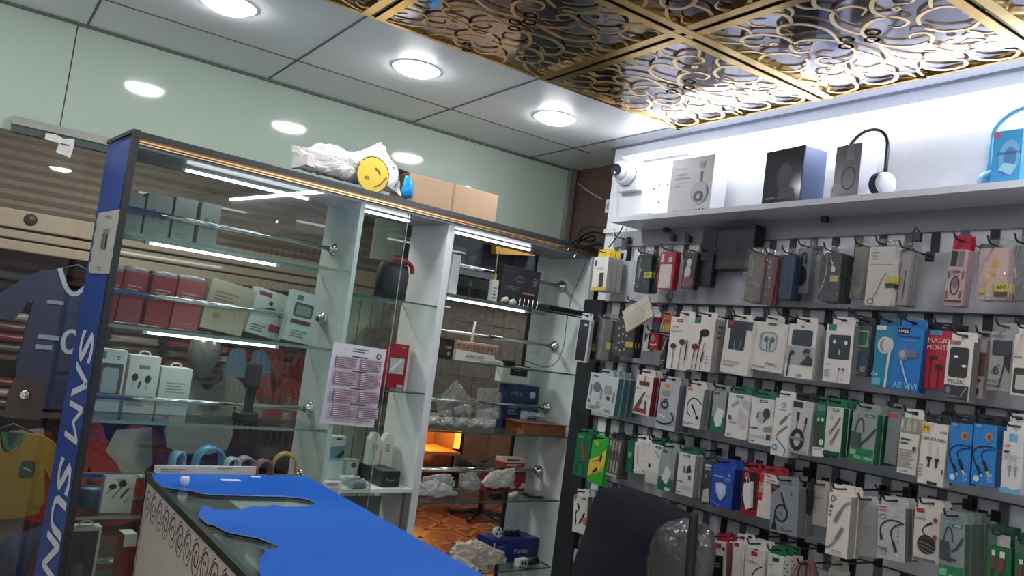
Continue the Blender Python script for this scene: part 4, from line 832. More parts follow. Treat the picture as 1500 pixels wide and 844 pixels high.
for lb, pts, Yp, col in (('navy cloth heap slanting up beside the blue pillar, outside the glass', [(0, 800), (30, 785), (62, 768), (80, 762), (84, 800), (40, 846), (-20, 850), (-25, 815)], 4.3, (24, 32, 60)), ('dark red cloth heap at the bottom corner outside the glass', [(10, 840), (34, 812), (58, 796), (74, 800), (76, 850), (10, 870)], 4.0, (96, 26, 34))):
    q = [aty(x, y, Yp) for x, y in pts]
    for v, (x, y) in zip(q, pts):
        if y >= 812: v.z = .03
    cx = sum(v.x for v in q)/len(q); cz_ = sum(v.z for v in q)/len(q)
    b = MB(); b.pillow(spline([(v.x-cx, v.z-cz_) for v in q], 3, True), .1, .1, M('cloth_%d' % col[0], col, .85, var=.25, scale=9), None, 6, .012, 5); o = b.build('cloth_heap'); o.matrix_world = Matrix.Translation((cx, Yp, cz_)); tag(o, lb, 'cloth')
b = MB(); p = aty(0, 745, 4.7); b.box((-1, 4.56, 0), (.45, 4.7, p.z-.02), M('tan_plinth', (128, 108, 92), .6)); o = b.build('display_plinth'); tag(o, 'tan plinth under the yellow football shirt', 'plinth')
# glass door fittings
p, q, w_ = aty(66, 197, YW-.02), aty(108, 205, YW-.02), aty(104, 230, YW-.02)
t = thing('door_patch', 'torn white patch fitting with a lock ring at the top of the glass door', 'door fitting', None, Matrix.Translation((p.x, 2.982, p.z)))
m_fo = M('crumpled_white_foil', (214, 214, 210), .3, .2, var=.25, scale=60, bump=.5); wd, hd = q.x-p.x, q.z-w_.z
b = MB(); b.prism([(0, 0), (wd*.3, .004), (wd*.62, -.004), (wd, .004), (wd*1.02, -.02), (wd*.96, -hd-.006), (wd*.8, -hd), (wd*.44, -hd+.004), (wd*.5, -.022), (0, -.018)], -.012, 0, m_fo); b.build('plate', t)
b = MB(); b.lathe([(.007, -.001), (.010, -.003), (.012, 0)], m_dark, 16, Matrix.Translation((wd*.74, -.0125, -hd*.66)) @ Matrix.Rotation(R(90), 4, 'X')); b.box((wd*.55, -.0135, -hd*.42), (wd*.86, -.012, -hd*.36), m_dark); b.build('lock_ring', t)
p = aty(39, 580, YW-.02); t = thing('door_lock', 'dark round lock plate with a chrome knob on the glass door', 'door fitting', None, Matrix.Translation((p.x, YW-.008, p.z)))
b = MB(); b.prism([(-.05, -.07), (.045, -.075), (.05, -.02), (.04, .04), (.01, .06), (-.04, .055), (-.052, .0)], -.012, 0, M('bronze_lock', (92, 80, 74), .35, .5)); b.build('plate', t)
b = MB(); b.lathe([(0, .03), (.012, .028), (.017, .016), (.012, .006), (.015, 0)], m_chrome, 20, Matrix.Translation((-.008, -.012, .005)) @ Matrix.Rotation(R(90), 4, 'X')); b.build('knob', t)
# unseen area lights added to brighten the passage
for nm, loc, en, col in (('passage_fill', (.6, 3.9, 2.7), 20, (1, .93, .85)), ('passage_fill', (3.3, 3.8, 3.0), 24, (1, .93, .86)), ('passage_fill', (3.6, 5.6, 2.8), 20, (1, .86, .7))):
    la = bpy.data.lights.new(nm, 'AREA'); la.shape = 'DISK'; la.size = .4; la.energy = en; la.color = col
    lo = bpy.data.objects.new(nm, la); COL.objects.link(lo); lo.location = loc

# ------------------------------------------------------------------ lit niche over the slat wall
SH0, SH1, SX = 2.072, 2.089, 1.95
b = MB(); b.box((SX, -.6, SH0), (XW, 2.31, SH1), M('niche_shelf_white', (214, 214, 220), .35)); b.box((XW-.012, 2.30, SH0), (XW-.0, 2.53, SH1), m_white); o = b.build('long_shelf'); tag(o, 'long white shelf of the lit niche above the slat wall', 'shelf')
y0 = atx(1297, 230, XW-.02).y
b = MB(); b.box((XW-.022, -.6, SH1+.001), (XW-.001, y0, 2.343), M('niche_panel_white', (228, 229, 235), .35)); o = b.build('back_panel'); tag(o, 'smooth white back panel behind the blue headphone box', 'panel')
ze = atx(1300, 165, 2.09).z
m_trl, nt_, o_ = nodes('frosted_hood'); n1 = nt_.nodes.new('ShaderNodeBsdfTranslucent'); n1.inputs[0].default_value = (.16, .17, .2, 1); n2 = nt_.nodes.new('ShaderNodeBsdfDiffuse'); n2.inputs[0].default_value = (.6, .62, .7, 1)
n3 = nt_.nodes.new('ShaderNodeMixShader'); nt_.links.new(n1.outputs[0], n3.inputs[1]); nt_.links.new(n2.outputs[0], n3.inputs[2]); nt_.links.new(n3.outputs[0], o_.inputs[0])
t = thing('led_strip', 'long bright tube light along the top of the niche', 'light')
b = MB(); b.box((XW-.042, -.6, 2.346), (XW-.022, 2.09, 2.363), EM('led_strip', (244, 248, 255), 27)); b.build('tube', t)
b = MB(); b.add([(XW-.05, -.6, 2.365), (XW-.001, -.6, 2.365), (XW-.001, 2.44, 2.365), (XW-.05, 2.44, 2.365)], [(0, 1, 2, 3)], m_trl); b.build('housing', t)
t = thing('led_batten', 'short double tube light beside the dome camera', 'light')
b = MB(); b.box((XW-.04, 2.1, 2.346), (XW-.025, 2.42, 2.360), EM('led_strip', (244, 248, 255), 27)); b.build('tube', t)
b = MB(); b.box((XW-.024, 2.1, 2.346), (XW-.001, 2.43, 2.360), m_white); b.build('housing', t)
# wall spots: small screws and wires left out of the white glare
NR = Matrix.Rotation(R(-90), 4, 'Z')
def wallM(X, y, z, yaw=0): return Matrix.Translation((X, y, z)) @ Matrix.Rotation(R(-90+yaw), 4, 'Z')
def nichebox(name, label, TLp, TRp, X, d, col, L, yaw=0, **k):
    a, c = atx(*TLp, X), atx(*TRp, X); w = a.y-c.y; h = (a.z+c.z)/2-SH1-.001
    return boxthing(name, label, 'box', wallM(X, (a.y+c.y)/2, SH1+.001, yaw), w/math.cos(R(yaw)), h, d, col, L, None, **k)
cx_ = .72
nichebox('headphone_box', 'white headphone box with small grey print and a round earcup picture', (986, 233), (1048, 227), 2.03, .07, (190, 188, 192),
  [('t', (120, 118, 124), 'WIRELESS', .27, .28, .04), ('t', (120, 118, 124), 'HEADPHONE', .3, .345, .04), ('r', (150, 148, 152), .12, .42, .42, .426), ('f', (150, 148, 152), .12, .46, .3, .49, 1), ('f', (160, 158, 164), .12, .16, .34, .19, 1),
   ('l', (150, 148, 154), .1, [(.74, .1), (.74, .2)]), ('l', (110, 110, 118), .035, [(.74, .26), (.735, .44)]), ('e', (164, 162, 170), .73, .62, .19, .19), ('e', (176, 175, 182), .74, .6, .15, .15), ('e', (66, 68, 80), .73, .68, .115, .09), ('e', (170, 172, 180), .73, .68, .05, .042), ('t', (110, 108, 112), 'SA-790', .2, .9, .032)] + [('e', (90, 90, 94), .56+.08*i, .905, .025, .018) for i in range(5)])
nichebox('headphone_box', 'shiny black headphone box with a dark picture and blue side', (1121, 222), (1182, 213), 1.985, .095, (58, 58, 66), [('e', (34, 38, 46), .55, .5, .2, .24), ('e', (48, 54, 66), .58, .42, .13, .14), ('p', (38, 42, 48), [(.4, .9), (.48, .7), (.8, .72), (.85, .9)]), ('f', (120, 110, 118), .1, .84, .35, .9, 1)], yaw=-6, rough=.12, side=(70, 90, 128))
o = nichebox('headphone_box', 'grey headphone box with a dark oval ring printed on its front', (1225, 214), (1264, 209), 1.99, .07, (120, 116, 122), [('o', (60, 58, 66), .6, .62, .26, .2, .05), ('r', (132, 128, 136), .45, 0, .75, .3), ('f', (150, 146, 150), .08, .86, .8, .92, 1), ('l', (70, 68, 74), .03, [(.2, .15), (.4, .12)])], yaw=-5, rough=.25, side=(196, 196, 206))
# headphones resting around the grey box
def headset(label, cy, X, z0, r, tall, cband, ccup, ccap, yaw, cup=.034):
    t = thing('headphones', label, 'headphones', 'headphones on the niche shelf', wallM(X, cy, z0, yaw))
    pts = [(-r*1.02, 0, cup*1.1)]+[(r*math.cos(R(180-180*i/16)), 0, tall-r*.75+r*.75*math.sin(R(180*i/16))) for i in range(17)]+[(r*1.02, 0, cup*1.1)]
    b = MB(); b.tube(spline(pts, 2), .0055, C(cband, .3), 8); b.build('headband', t)
    for s_ in (-1, 1):
        mx = Matrix.Translation((s_*(r-.0), 0, cup)) @ Matrix.Rotation(R(90*s_), 4, 'Y')
        b = MB(); b.lathe([(0, -.028), (cup*.8, -.028), (cup, -.018), (cup, .0), (cup*.9, .004)], C(ccup, .6), 24, mx); e = b.build('ear_pad', t)
        b = MB(); b.lathe([(cup*.92, .002), (cup*.88, .012), (cup*.7, .018), (0, .018)], C(ccap, .3), 24, mx); b.build('ear_cap', e)
    return t
p = atx(1252, 280, 2.0); headset('black and white headphones hung around the grey headphone box', p.y-.008, 2.022, SH1+.002, .084, .2, (46, 44, 56), (40, 40, 56), (226, 228, 236), -18)
o = nichebox('headphone_box', 'light blue headphone box with a red mark at its corner', (1456, 197), (1500, 184), 1.985, .07, (66, 160, 222), [('r', (206, 92, 110), .02, .02, .24, .12), ('e', (110, 180, 226), .6, .5, .36, .32), ('e', (80, 130, 190), .62, .52, .22, .2), ('t', (60, 80, 150), 'HEADPHONE', .6, .42, .05), ('p', (150, 210, 236), [(.25, .72), (.45, .6), (.9, .66), (.7, .84)]), ('e', (60, 120, 190), .42, .8, .05, .04)], rough=.2)
p = atx(1488, 270, 2.05); headset('light blue headphones standing behind the light blue box', p.y-.02, 2.063, SH1+.002, .09, .21, (90, 180, 226), (70, 150, 206), (120, 196, 232), 0, .03)
a, c = atx(933, 302, 2.1), atx(956, 302, 2.1)
boxthing('junction_box', 'small white junction box with a wire, left of the white headphone box', 'junction box', wallM(2.085, (a.y+c.y)/2, 2.118-.029), a.y-c.y, .045, .03, (206, 206, 214))
for i, (px, py) in enumerate(((938, 247), (957, 277), (965, 271), (977, 270), (964, 296))):
    p = atx(px, py, XW-.004); b = MB(); b.lathe([(0, .003), (.0035, .002), (.004, 0)], C((110, 106, 110)), 10, Matrix.Rotation(R(-90), 4, 'Y')); o = b.build('screw'); o.matrix_world = Matrix.Translation((XW, p.y, p.z)); tag(o, 'one of the bare screw heads in the white niche wall', 'screw', 'screws in the niche wall')
# security camera
p = atx(912, 246, 2.03)
t = thing('security_camera', 'white dome security camera on a square box at the niche corner', 'camera', None, wallM(XW, p.y+.03, p.z))
b = MB(); b.box((-.06, -.03, -.075), (.055, 0, .055), C((200, 200, 206)), None, .004); b.build('mounting_box', t)
rx = Matrix.Translation((-.008, -.03, 0)) @ Matrix.Rotation(R(90), 4, 'X')
b = MB(); b.lathe([(0, .0), (.05, 0), (.053, .008), (.05, .022), (.042, .03), (0, .032)], C((214, 214, 220), .3), 32, rx); b.build('base_ring', t)
b = MB(); dr = Matrix.Translation((-.012, -.062, .003)) @ Matrix.Rotation(R(12), 4, 'Z') @ Matrix.Rotation(R(102), 4, 'X')
b.lathe([(.036*math.cos(R(a)), .036*math.sin(R(a))) for a in range(-80, 50, 10)]+[(.024, .031)], C((222, 222, 228), .25), 32, dr); d_ = b.build('ball', t)
b = MB(); b.lathe([(.024, .0305), (.0235, .0285), (0, .029)], M('lens_glass', (50, 54, 66), .08), 32, dr); b.build('lens', d_)
p = aty(888, 301, 2.62); p = atx(887, 300, 2.14)
t = thing('alarm_speaker', 'small white square sounder with a round grille in the dark corner', 'sounder', None, wallM(2.16, p.y, p.z))
b = MB(); b.box((-.026, 0, -.028), (.026, .03, .028), C((206, 206, 210)), None, .004); b.build('body', t)
b = MB(); b.lathe([(0, .002), (.016, .002), (.018, 0)], C((150, 150, 152)), 20, Matrix.Rotation(R(90), 4, 'X')); b.build('grille', t)
# wires in the corner
def wire(label, pts, r=.003, col=m_black, cat='cable', group=None):
    b = MB(); b.tube(spline(pts, 6), r, col, 6); o = b.build('loose_cable'); return tag(o, label, cat, group)
def wp(x, y, t): return tuple(CM @ cab(x, y, t))
wire('black cable drooping down the white end panel past the shelves', [wp(861, 365, -.03), wp(858, 385, -.03), wp(846, 415, -.03), wp(836, 440, -.03), wp(829, 480, -.03), wp(826, 505, -.03), wp(816, 530, -.02), wp(800, 538, -.01), wp(785, 534, .02), wp(762, 526, .04)], .0016)
for i, (lb, pts) in enumerate((('thick black cable curling over the end of the cabinet top', [(848, 352), (856, 344), (872, 340), (888, 346), (898, 358), (893, 372)]),
   ('black cable rising up the brown corner wall', [(862, 350), (862, 320), (864, 290), (850, 278)]), ('black cable looping across the brown corner above the end panel', [(846, 350), (852, 336), (866, 332), (884, 336), (897, 350)]),
   ('pale grey cable from the sounder to the corner', [(882, 292), (868, 284), (856, 276), (846, 268)]), ('black cable hanging from the niche edge by the hooks', [(915, 326), (908, 340), (900, 352), (892, 362)]), ('thin white cable looping below the niche shelf', [(897, 262), (896, 300), (894, 330), (902, 346), (914, 342), (920, 330)]),
   ('tangled black cable heap lying at the cabinet end', [(838, 356), (850, 350), (862, 354), (872, 350), (866, 346), (852, 352), (844, 360), (858, 362), (876, 358), (886, 362)]))):
    col = C((200, 200, 204)) if 'pale' in lb or 'white' in lb else m_black
    wire(lb, [tuple(atx(x, y, 2.08 if i in (4, 5) else 2.2+.004*i)) for x, y in pts], .005 if i in (0, 6) else .0028 if i not in (3, 5) else .0018, col)
for x0, y0, x1, y1, lb in ((834, 368, 829, 361, 'short silver plug hanging off the cabinet end'), (840, 378, 852, 362, 'longer silver plug on a black lead hanging off the cabinet end')):
    b = MB(); b.tube([wp(x0, y0, -.04), wp((x0+x1)/2, (y0+y1)/2, -.04)], .0045, m_chrome, 8); b.tube([wp((x0+x1)/2, (y0+y1)/2, -.04), wp(x1, y1, -.03)], .005, m_black, 8); o = b.build('jack_plug'); tag(o, lb, 'plug')
# ------------------------------------------------------------------ slat wall
ROWZ = [2.012, 1.793, 1.566, 1.348, 1.12, .895, .67]
m_board = M('slat_board_grey', (186, 187, 192), .42, var=.03)
m_groove_shade = M('groove_shade', (52, 53, 58), .5)  # dark strip painted in as the shade of the groove under each board
XS = XW-.02
sw = thing('slat_wall', 'grey slat wall of long boards with slotted dark uprights between them', 'display wall')
yb0, yb1 = atx(843, 560, XS).y, atx(868, 560, XS).y
yL, yR = yb1-.014, -.6
b = MB(); b.box((XW-.012, yR, ROWZ[0]), (XW, yL, SH0), M('header_board', (150, 151, 158), .4)); b.build('header_board', sw)
for i in range(6):
    z0, z1 = ROWZ[i+1], ROWZ[i]-.058
    b = MB(); b.box((XS, yR, z0+.004), (XW, yL, z1), m_board); b.box((XS-.002, yR, z0), (XW, yL, z0+.004), m_groove_shade); b.build('board', sw)
for i in range(38):
    y = 2.46-.075*i
    mm = M('upright_black', (30, 31, 35), .45) if i % 2 else M('upright_grey', (104, 105, 110), .45)
    b = MB(); b.box((XW-.006, y-.022, .3), (XW-.0005, y, ROWZ[0]-.002), mm); b.build('upright', sw)
yb0, yb1 = atx(843, 560, XS).y, atx(868, 560, XS).y
b = MB(); b.box((XS-.005, yb1-.01, .001), (XW-.001, max(yb0, 2.56), 1.80), M('black_end_board', (34, 37, 42), .5)); o = b.build('end_board'); tag(o, 'black upright board closing the slat wall beside the white cabinet panel', 'board')
m_hook = M('hook_black', (30, 30, 33), .35)

# ------------------------------------------------------------------ hanging goods
hooks = 0
def hook(y, z, X, short, back=None):
    global hooks
    hooks += 1
    b = MB(); L = (back or XS)-X+.03
    b.box((-.011, L-.003, -.014), (.011, L, .012), m_hook)
    b.tube([(0, L-.002, 0), (0, .01, 0), (0, 0, .003), (0, -.008, .016)], .0024, m_hook, 6)
    o = b.build('display_hook'); o.matrix_world = wallM(X-.03, y, z)
    tag(o, f'black wire hook of the {short}', 'hook', 'black hooks on the slat wall')
def product(label, TLp, TRp, BLp, col, L=(), X=2.0, d=.028, side=None, stack=0, gap=.004, tab=None, name='cable_box', cat='box', short=None, film=False, rnd=0, hk=True, thin=False, sidegfx=None, rough=.42, tabz=.022, roll=None, back=None):
    a, c, e = atx(*TLp, X), atx(*TRp, X), atx(*BLp, X)
    w, h = (c-a).length, (e-a).length
    p1 = math.atan2(c.z-a.z, a.y-c.y); p2 = math.atan2(e.y-a.y, a.z-e.z)
    ph = .35*p1+.65*p2 if roll is None else roll; ph = max(-.22, min(.22, ph))
    mid = (a+c)/2
    mw = Matrix.Translation(mid) @ Matrix.Rotation(R(-90), 4, 'Z') @ Matrix.Rotation(-ph, 4, 'Y')
    lim = XS-.004-X; n = stack
    if d > lim: d = lim
    while n and d+n*(d+gap) > lim: n -= 1
    o = None
    if thin or not tab: o = None
    b = MB(); cm = C(col, rough) if not isinstance(col, bpy.types.Material) else col
    if rnd: b.prism(rrect(-w/2, -h, w/2, 0, rnd*w, 5), 0, d, cm)
    else: b.box((-w/2, 0, -h), (w/2, d, 0), cm, None, .0008)
    if side: b.box((w/2-.0005, .001, -h+.001), (w/2+.0005, d-.001, -.001), C(side))
    if sidegfx: gfx(b, sidegfx, d, h, 0, Matrix.Translation((w/2+.0006, d/2, 0)) @ Matrix.Rotation(R(90), 4, 'Z'))
    gfx(b, L, w, h)
    o = b.build(name); o.matrix_world = mw; tag(o, label, cat)
    if True:
        tb = MB(); tw = min(w*.5, .034); tc = C(tab) if tab else cm if tab is None else m_film
        yy = d*.5
        for x0, x1, z0, z1 in ((-tw, tw, 0, tabz*.35), (-tw, -.008, tabz*.35, tabz*.75), (.008, tw, tabz*.35, tabz*.75), (-tw*.9, tw*.9, tabz*.75, tabz)):
            tb.box((x0, yy, z0), (x1, yy+.0012, z1), tc)
        tb.build('hang_tab', o)
    if film:
        f = MB(); q = 7; vs = []; fs = []
        W2, H2 = w*.62, h*1.12
        for i in range(q+1):
            for j in range(q+1):
                x = -W2+2*W2*j/q; z = -h*1.06+H2*1.06*i/q
                vs.append((x, -.006-.006*noise.noise((x*40, z*40, hooks)), z))
        for i in range(q):
            for j in range(q): fs.append((i*(q+1)+j, i*(q+1)+j+1, (i+1)*(q+1)+j+1, (i+1)*(q+1)+j))
        f.add(vs, fs, m_film, True); f.build('clear_bag', o)
    sh = short or label.split(' with ')[0]
    for k in range(n):
        cpy = o.copy(); COL.objects.link(cpy)
        for ch in o.children:
            if ch.name.startswith('clear_bag'): continue
            cc = ch.copy(); COL.objects.link(cc); cc.parent = cpy
        cpy.matrix_world = mw @ Matrix.Translation((0, (k+1)*(d+gap), 0)); 
        cpy['label'] = f'one of several more hung behind the {sh}' if n > 1 else f'another one hung behind the {sh}'
        cpy['group'] = f'stack behind the {sh}'
    if hk:
        u = mw @ Vector((0, 0, tabz*.6 if tab is not False else .006)); hook(u.y, u.z, X, sh, back)
    return o
# drawing helpers for the printed faces
def buds(c, s=.1, y=.35, l=.9, c2=None):
    return [('e', c, .3, y, s, s*.55), ('l', c, .035, [(.3, y), (.33, y+.25), (.3, l)]), ('e', c2 or c, .68, y-.08, s, s*.55), ('l', c2 or c, .035, [(.68, y-.08), (.7, y+.2), (.66, l)])]
def loop(c, w=.06): return [('l', c, w, [(.95, .38), (.7, .28), (.35, .28), (.15, .45), (.2, .62), (.4, .72)]), ('l', c, w*1.7, [(.4, .42), (.62, .58)]), ('l', c, w*.9, [(.62, .58), (.8, .72)]), ('e', c, .8, .72, .08, .05)]
def plug2(c1=(210, 208, 204), c2=K): return [('l', c1, .09, [(.38, .32), (.40, .55)]), ('p', c2, [(.28, .55), (.52, .55), (.44, .64), (.44, .72), (.36, .72), (.36, .64)]), ('l', c1, .07, [(.68, .36), (.7, .56)]), ('p', c2, [(.6, .56), (.8, .56), (.74, .64), (.74, .71), (.66, .71), (.66, .64)])]
RL = lambda c=(190, 34, 46), x=.08, w=.34: [('r', c, x, .04, x+w, .1), ('t', (240, 220, 220), 'ONDA', x+w/2, .07, .03)]
GLG = lambda x=.35, w=.32: [('rr', (24, 120, 84), x, .03, x+w, .09, .02), ('t', (225, 240, 232), 'nova', x+w/2, .06, .03)]
FP = lambda u0=.1, v0=.75, u1=.8, v1=.93, n=4, c=(130, 130, 130): [('f', c, u0, v0, u1, v1, n)]
# --- top row: phone cases
product('white cable pack with a yellow foot and a yellow bow tab beside the end panel', (871, 377), (892, 375), (865, 426), (224, 222, 214), [('r', (50, 48, 44), .1, .1, .22, .28), ('t', (90, 88, 84), 'USB CABLE', .5, .34, .04), ('r', (72, 66, 58), .5, .48, .8, .9), ('r', (224, 188, 36), -.02, .9, 1.02, 1.0)], d=.022, stack=3, tab=(226, 196, 30), side=(204, 200, 190), short='white and yellow cable pack', tabz=.03, name='cable_pack')
product('dark green phone case with a yellow price sticker in a clear bag', (934, 374), (955, 373), (927, 428), (38, 58, 58), [('l', (120, 140, 140), .05, [(.3, .05), (.2, .4), (.3, .7)]), ('p', (150, 160, 160), [(.25, .3), (.4, .4), (.25, .65)]), ('r', (200, 190, 60), .62, .46, 1.15, .62), ('t', (60, 60, 30), '350', .88, .54, .08)], d=.012, stack=2, tab=False, film=True, rnd=.14, name='phone_case', cat='phone case', short='dark green phone case', X=1.99)
product('red framed phone case with a frosted white back', (968, 369), (990, 368), (962, 424), (196, 36, 54), [('rr', (222, 214, 212), .1, .34, .88, .96, .06), ('r', (222, 214, 212), .1, .06, .28, .28), ('r', (222, 214, 212), .62, .14, .84, .28), ('e', (196, 36, 54), .72, .1, .14, .05)], d=.012, stack=1, tab=False, film=True, rnd=.12, name='phone_case', cat='phone case', short='red framed phone case', X=2.0)
product('black phone case with a pale figure print over a red base', (1004, 370), (1022, 370), (1000, 423), (44, 34, 42), [('e', (206, 200, 204), .45, .3, .18, .14), ('e', (206, 200, 204), .42, .55, .25, .2), ('e', (140, 40, 70), .5, .8, .4, .14)], d=.012, stack=1, tab=False, film=True, rnd=.14, name='phone_case', cat='phone case', short='black phone case with a pale figure', X=2.01)
product('plain navy black phone case right before the open black box', (1028, 372), (1046, 371), (1025, 420), (30, 32, 46), [], d=.012, stack=1, tab=False, rnd=.14, name='phone_case', cat='phone case', short='plain navy black phone case', X=2.03)
# open black box
a, c, e = atx(1058, 333, 2.06), atx(1113, 331, 2.06), atx(1056, 395, 2.06); w, h = a.y-c.y, a.z-e.z
t = thing('open_box', 'open black presentation box with its lid flap swung out, between the phone cases', 'box', None, wallM(2.04, (a.y+c.y)/2, a.z-.002))
m_bx = M('black_card', (26, 27, 40), .5); m_bl = M('lining', (58, 50, 56), .6)
b = MB(); b.box((-w/2, 0, -h), (w/2, .05, 0), m_bx); b.box((-w*.14, -.001, -h*.6), (w*.1, .001, -h*.35), m_bl); b.box((-w*.45, -.001, -h*.98), (w*.48, .001, -h*.8), m_bl); b.build('tray', t)
b = MB(); b.box((-.045, -.002, -h*.82), (0, .002, .0), m_bx, Matrix.Translation((-w/2, 0, 0)) @ Matrix.Rotation(R(38), 4, 'Z')); b.build('lid', t)
product('smoky clear phone case with a red edge, front of a thick stack', (1098, 372), (1122, 372), (1092, 442), (98, 90, 84), [('rr', (112, 104, 96), .06, .04, .92, .96, .1), ('r', (130, 122, 114), .4, .58, .7, .62), ('l', (150, 146, 140), .04, [(.25, .1), (.3, .3), (.22, .5)])], d=.014, stack=3, tab=False, film=True, rnd=.12, side=(150, 44, 46), name='phone_case', cat='phone case', short='smoky case with red edge', X=1.985)
product('dark grey phone case with a pink edge just behind the smoky stack', (1126, 376), (1137, 376), (1124, 446), (84, 76, 76), [], d=.014, stack=2, tab=False, film=True, rnd=.12, side=(176, 110, 112), name='phone_case', cat='phone case', short='dark grey pink-edged case', X=1.99)
product('navy blue leather flip phone case', (1147, 374), (1166, 373), (1143, 438), (44, 60, 88), [('l', (34, 44, 66), .04, [(.12, .03), (.12, .97)]), ('r', (60, 80, 110), .5, .1, .54, .9)], d=.014, stack=2, tab=False, rnd=.08, name='phone_case', cat='phone case', short='navy flip case', X=1.995)
product('grey card with a black clip holder and a red tip', (1170, 365), (1190, 362), (1167, 431), (128, 130, 136), [('l', (28, 30, 36), .16, [(.35, .4), (.38, .15), (.6, .13), (.66, .35)]), ('e', (26, 30, 40), .45, .62, .36, .22), ('r', (120, 128, 140), .1, .86, .8, .93), ('e', (204, 90, 96), .95, .03, .1, .03)], d=.01, stack=1, tab=False, name='clip_card', cat='accessory card', short='grey clip holder card', X=2.03)
product('black phone case with a pearl chain in a glossy clear bag', (1203, 371), (1233, 370), (1194, 441), (50, 52, 56), [('rr', (36, 44, 60), .05, .58, .84, .98, .08), ('l', (190, 190, 190), .035, [(.3, .02), (.34, .3), (.28, .55), (.1, .78)]), ('l', (190, 190, 190), .03, [(.5, .05), (.6, .25), (.66, .3)]), ('e', (214, 196, 200), .66, .34, .11, .06), ('r', (196, 180, 60), .56, .48, .96, .6)], d=.012, stack=3, tab=False, film=True, rnd=.1, name='phone_case', cat='phone case', short='black case with a pearl chain', X=1.975)
product('pale beige phone case with a small flower pot print', (1254, 363), (1271, 362), (1253, 438), (156, 150, 138), [('r', (146, 140, 128), .05, .02, .9, .3), ('e', (190, 170, 150), .5, .84, .34, .1), ('l', (120, 100, 86), .05, [(.4, .7), (.5, .82), (.66, .72)])], d=.012, stack=1, tab=False, film=True, rnd=.1, name='phone_case', cat='phone case', short='pale beige case', X=2.02)
product('white phone case with a gold ring chain and yellow sticker', (1275, 362), (1313, 361), (1268, 447), (214, 206, 196), [('r', (150, 144, 138), .05, .3, .95, .31), ('f', (150, 146, 140), .12, .08, .4, .24, 3), ('l', (170, 132, 90), .05, [(.75, .45), (.6, .55), (.52, .66), (.42, .78), (.3, .86)]), ('o', (120, 104, 84), .24, .93, .12, .05, .04), ('r', (206, 188, 50), .76, .5, 1.12, .62), ('r', (50, 46, 46), .76, .62, 1.12, .7)], d=.012, stack=1, tab=False, film=True, rnd=.08, name='phone_case', cat='phone case', short='white case with a gold ring chain', X=1.97)
product('clear grey phone case with dark rims beside the white chained case', (1319, 368), (1338, 368), (1315, 447), (138, 132, 132), [('rr', (152, 146, 146), .12, .04, .9, .96, .1), ('r', (60, 56, 60), .6, .36, .68, .92), ('r', (84, 80, 84), .2, .2, .26, .95)], d=.012, stack=2, tab=False, rnd=.1, name='phone_case', cat='phone case', short='clear grey rimmed case', X=1.99)
product('rose armour phone case with a ring under a red header card', (1393, 366), (1420, 365), (1392, 448), (186, 150, 150), [('r', (44, 40, 50), .08, .03, .42, .3), ('r', (120, 104, 110), .46, .03, .8, .3), ('o', (60, 48, 54), .48, .64, .22, .16, .07), ('e', (120, 100, 104), .48, .6, .16, .09), ('r', (110, 86, 90), .05, .38, .18, .52), ('r', (110, 86, 90), .8, .38, .93, .52), ('r', (110, 86, 90), .05, .74, .18, .86), ('r', (110, 86, 90), .8, .74, .93, .86), ('r', (80, 52, 58), .05, .9, .95, .94), ('r', (90, 70, 74), .3, .38, .7, .42)], d=.014, stack=1, tab=(170, 20, 44), tabz=.036, rnd=.1, name='phone_case', cat='phone case', short='rose armour case', X=1.985)
product('pink phone case with a yellow flower charm in a glossy clear bag', (1436, 364), (1480, 362), (1429, 439), (186, 156, 150), [('rr', (200, 166, 162), .2, .03, .95, .7, .08), ('l', (206, 176, 120), .05, [(.62, .05), (.5, .3), (.2, .4), (.12, .7)]), ('e', (220, 150, 50), .56, .3, .13, .08), ('e', (226, 160, 50), .48, .48, .11, .07), ('e', (226, 160, 50), .36, .66, .1, .06), ('e', (226, 170, 70), .18, .82, .13, .06), ('e', (190, 176, 140), .42, .85, .12, .16), ('r', (206, 190, 44), .6, .68, 1.04, .85), ('r', (60, 56, 50), .6, .85, 1.04, .94), ('t', (90, 84, 30), '400', .82, .77, .09)], d=.012, stack=2, tab=False, film=True, rnd=.08, name='phone_case', cat='phone case', short='pink case with a yellow flower charm', X=1.96)
product('grey clear bagged phone case at the frame edge of the top row', (1486, 360), (1508, 360), (1484, 440), (112, 114, 118), [('l', (160, 160, 164), .06, [(.3, .02), (.2, .3), (.36, .6)])], d=.012, stack=1, tab=False, film=True, rnd=.1, name='phone_case', cat='phone case', short='grey bagged case at the frame edge', X=1.99)
# --- second row
product('black phone case in a white frame hanging on the white cabinet panel', (849, 466), (867, 468), (842, 529), (196, 200, 198), [('rr', (34, 38, 44), .07, .03, .86, .97, .1), ('r', (210, 210, 206), .5, .12, .72, .17), ('l', (90, 92, 96), .03, [(.15, .62), (.8, .68)])], d=.014, tab=(206, 208, 206), rnd=.14, name='phone_case', cat='phone case', short='white framed case on the cabinet panel', X=1.99)
product('black phone case edge-on with a yellow sticker, next to the white framed case', (870, 470), (880, 469), (866, 527), (40, 42, 44), [('r', (190, 180, 50), .1, .6, .7, .8)], d=.014, tab=False, name='phone_case', cat='phone case', short='edge-on black case', X=2.03)
product('grey-brown clear phone case stack under the cream pouch', (881, 469), (898, 468), (877, 528), (104, 96, 92), [('l', (150, 144, 140), .08, [(.3, .02), (.25, .98)]), ('r', (190, 180, 50), .75, .55, 1.1, .72)], d=.012, stack=3, tab=False, film=True, rnd=.1, name='phone_case', cat='phone case', short='grey-brown clear case', X=1.99)
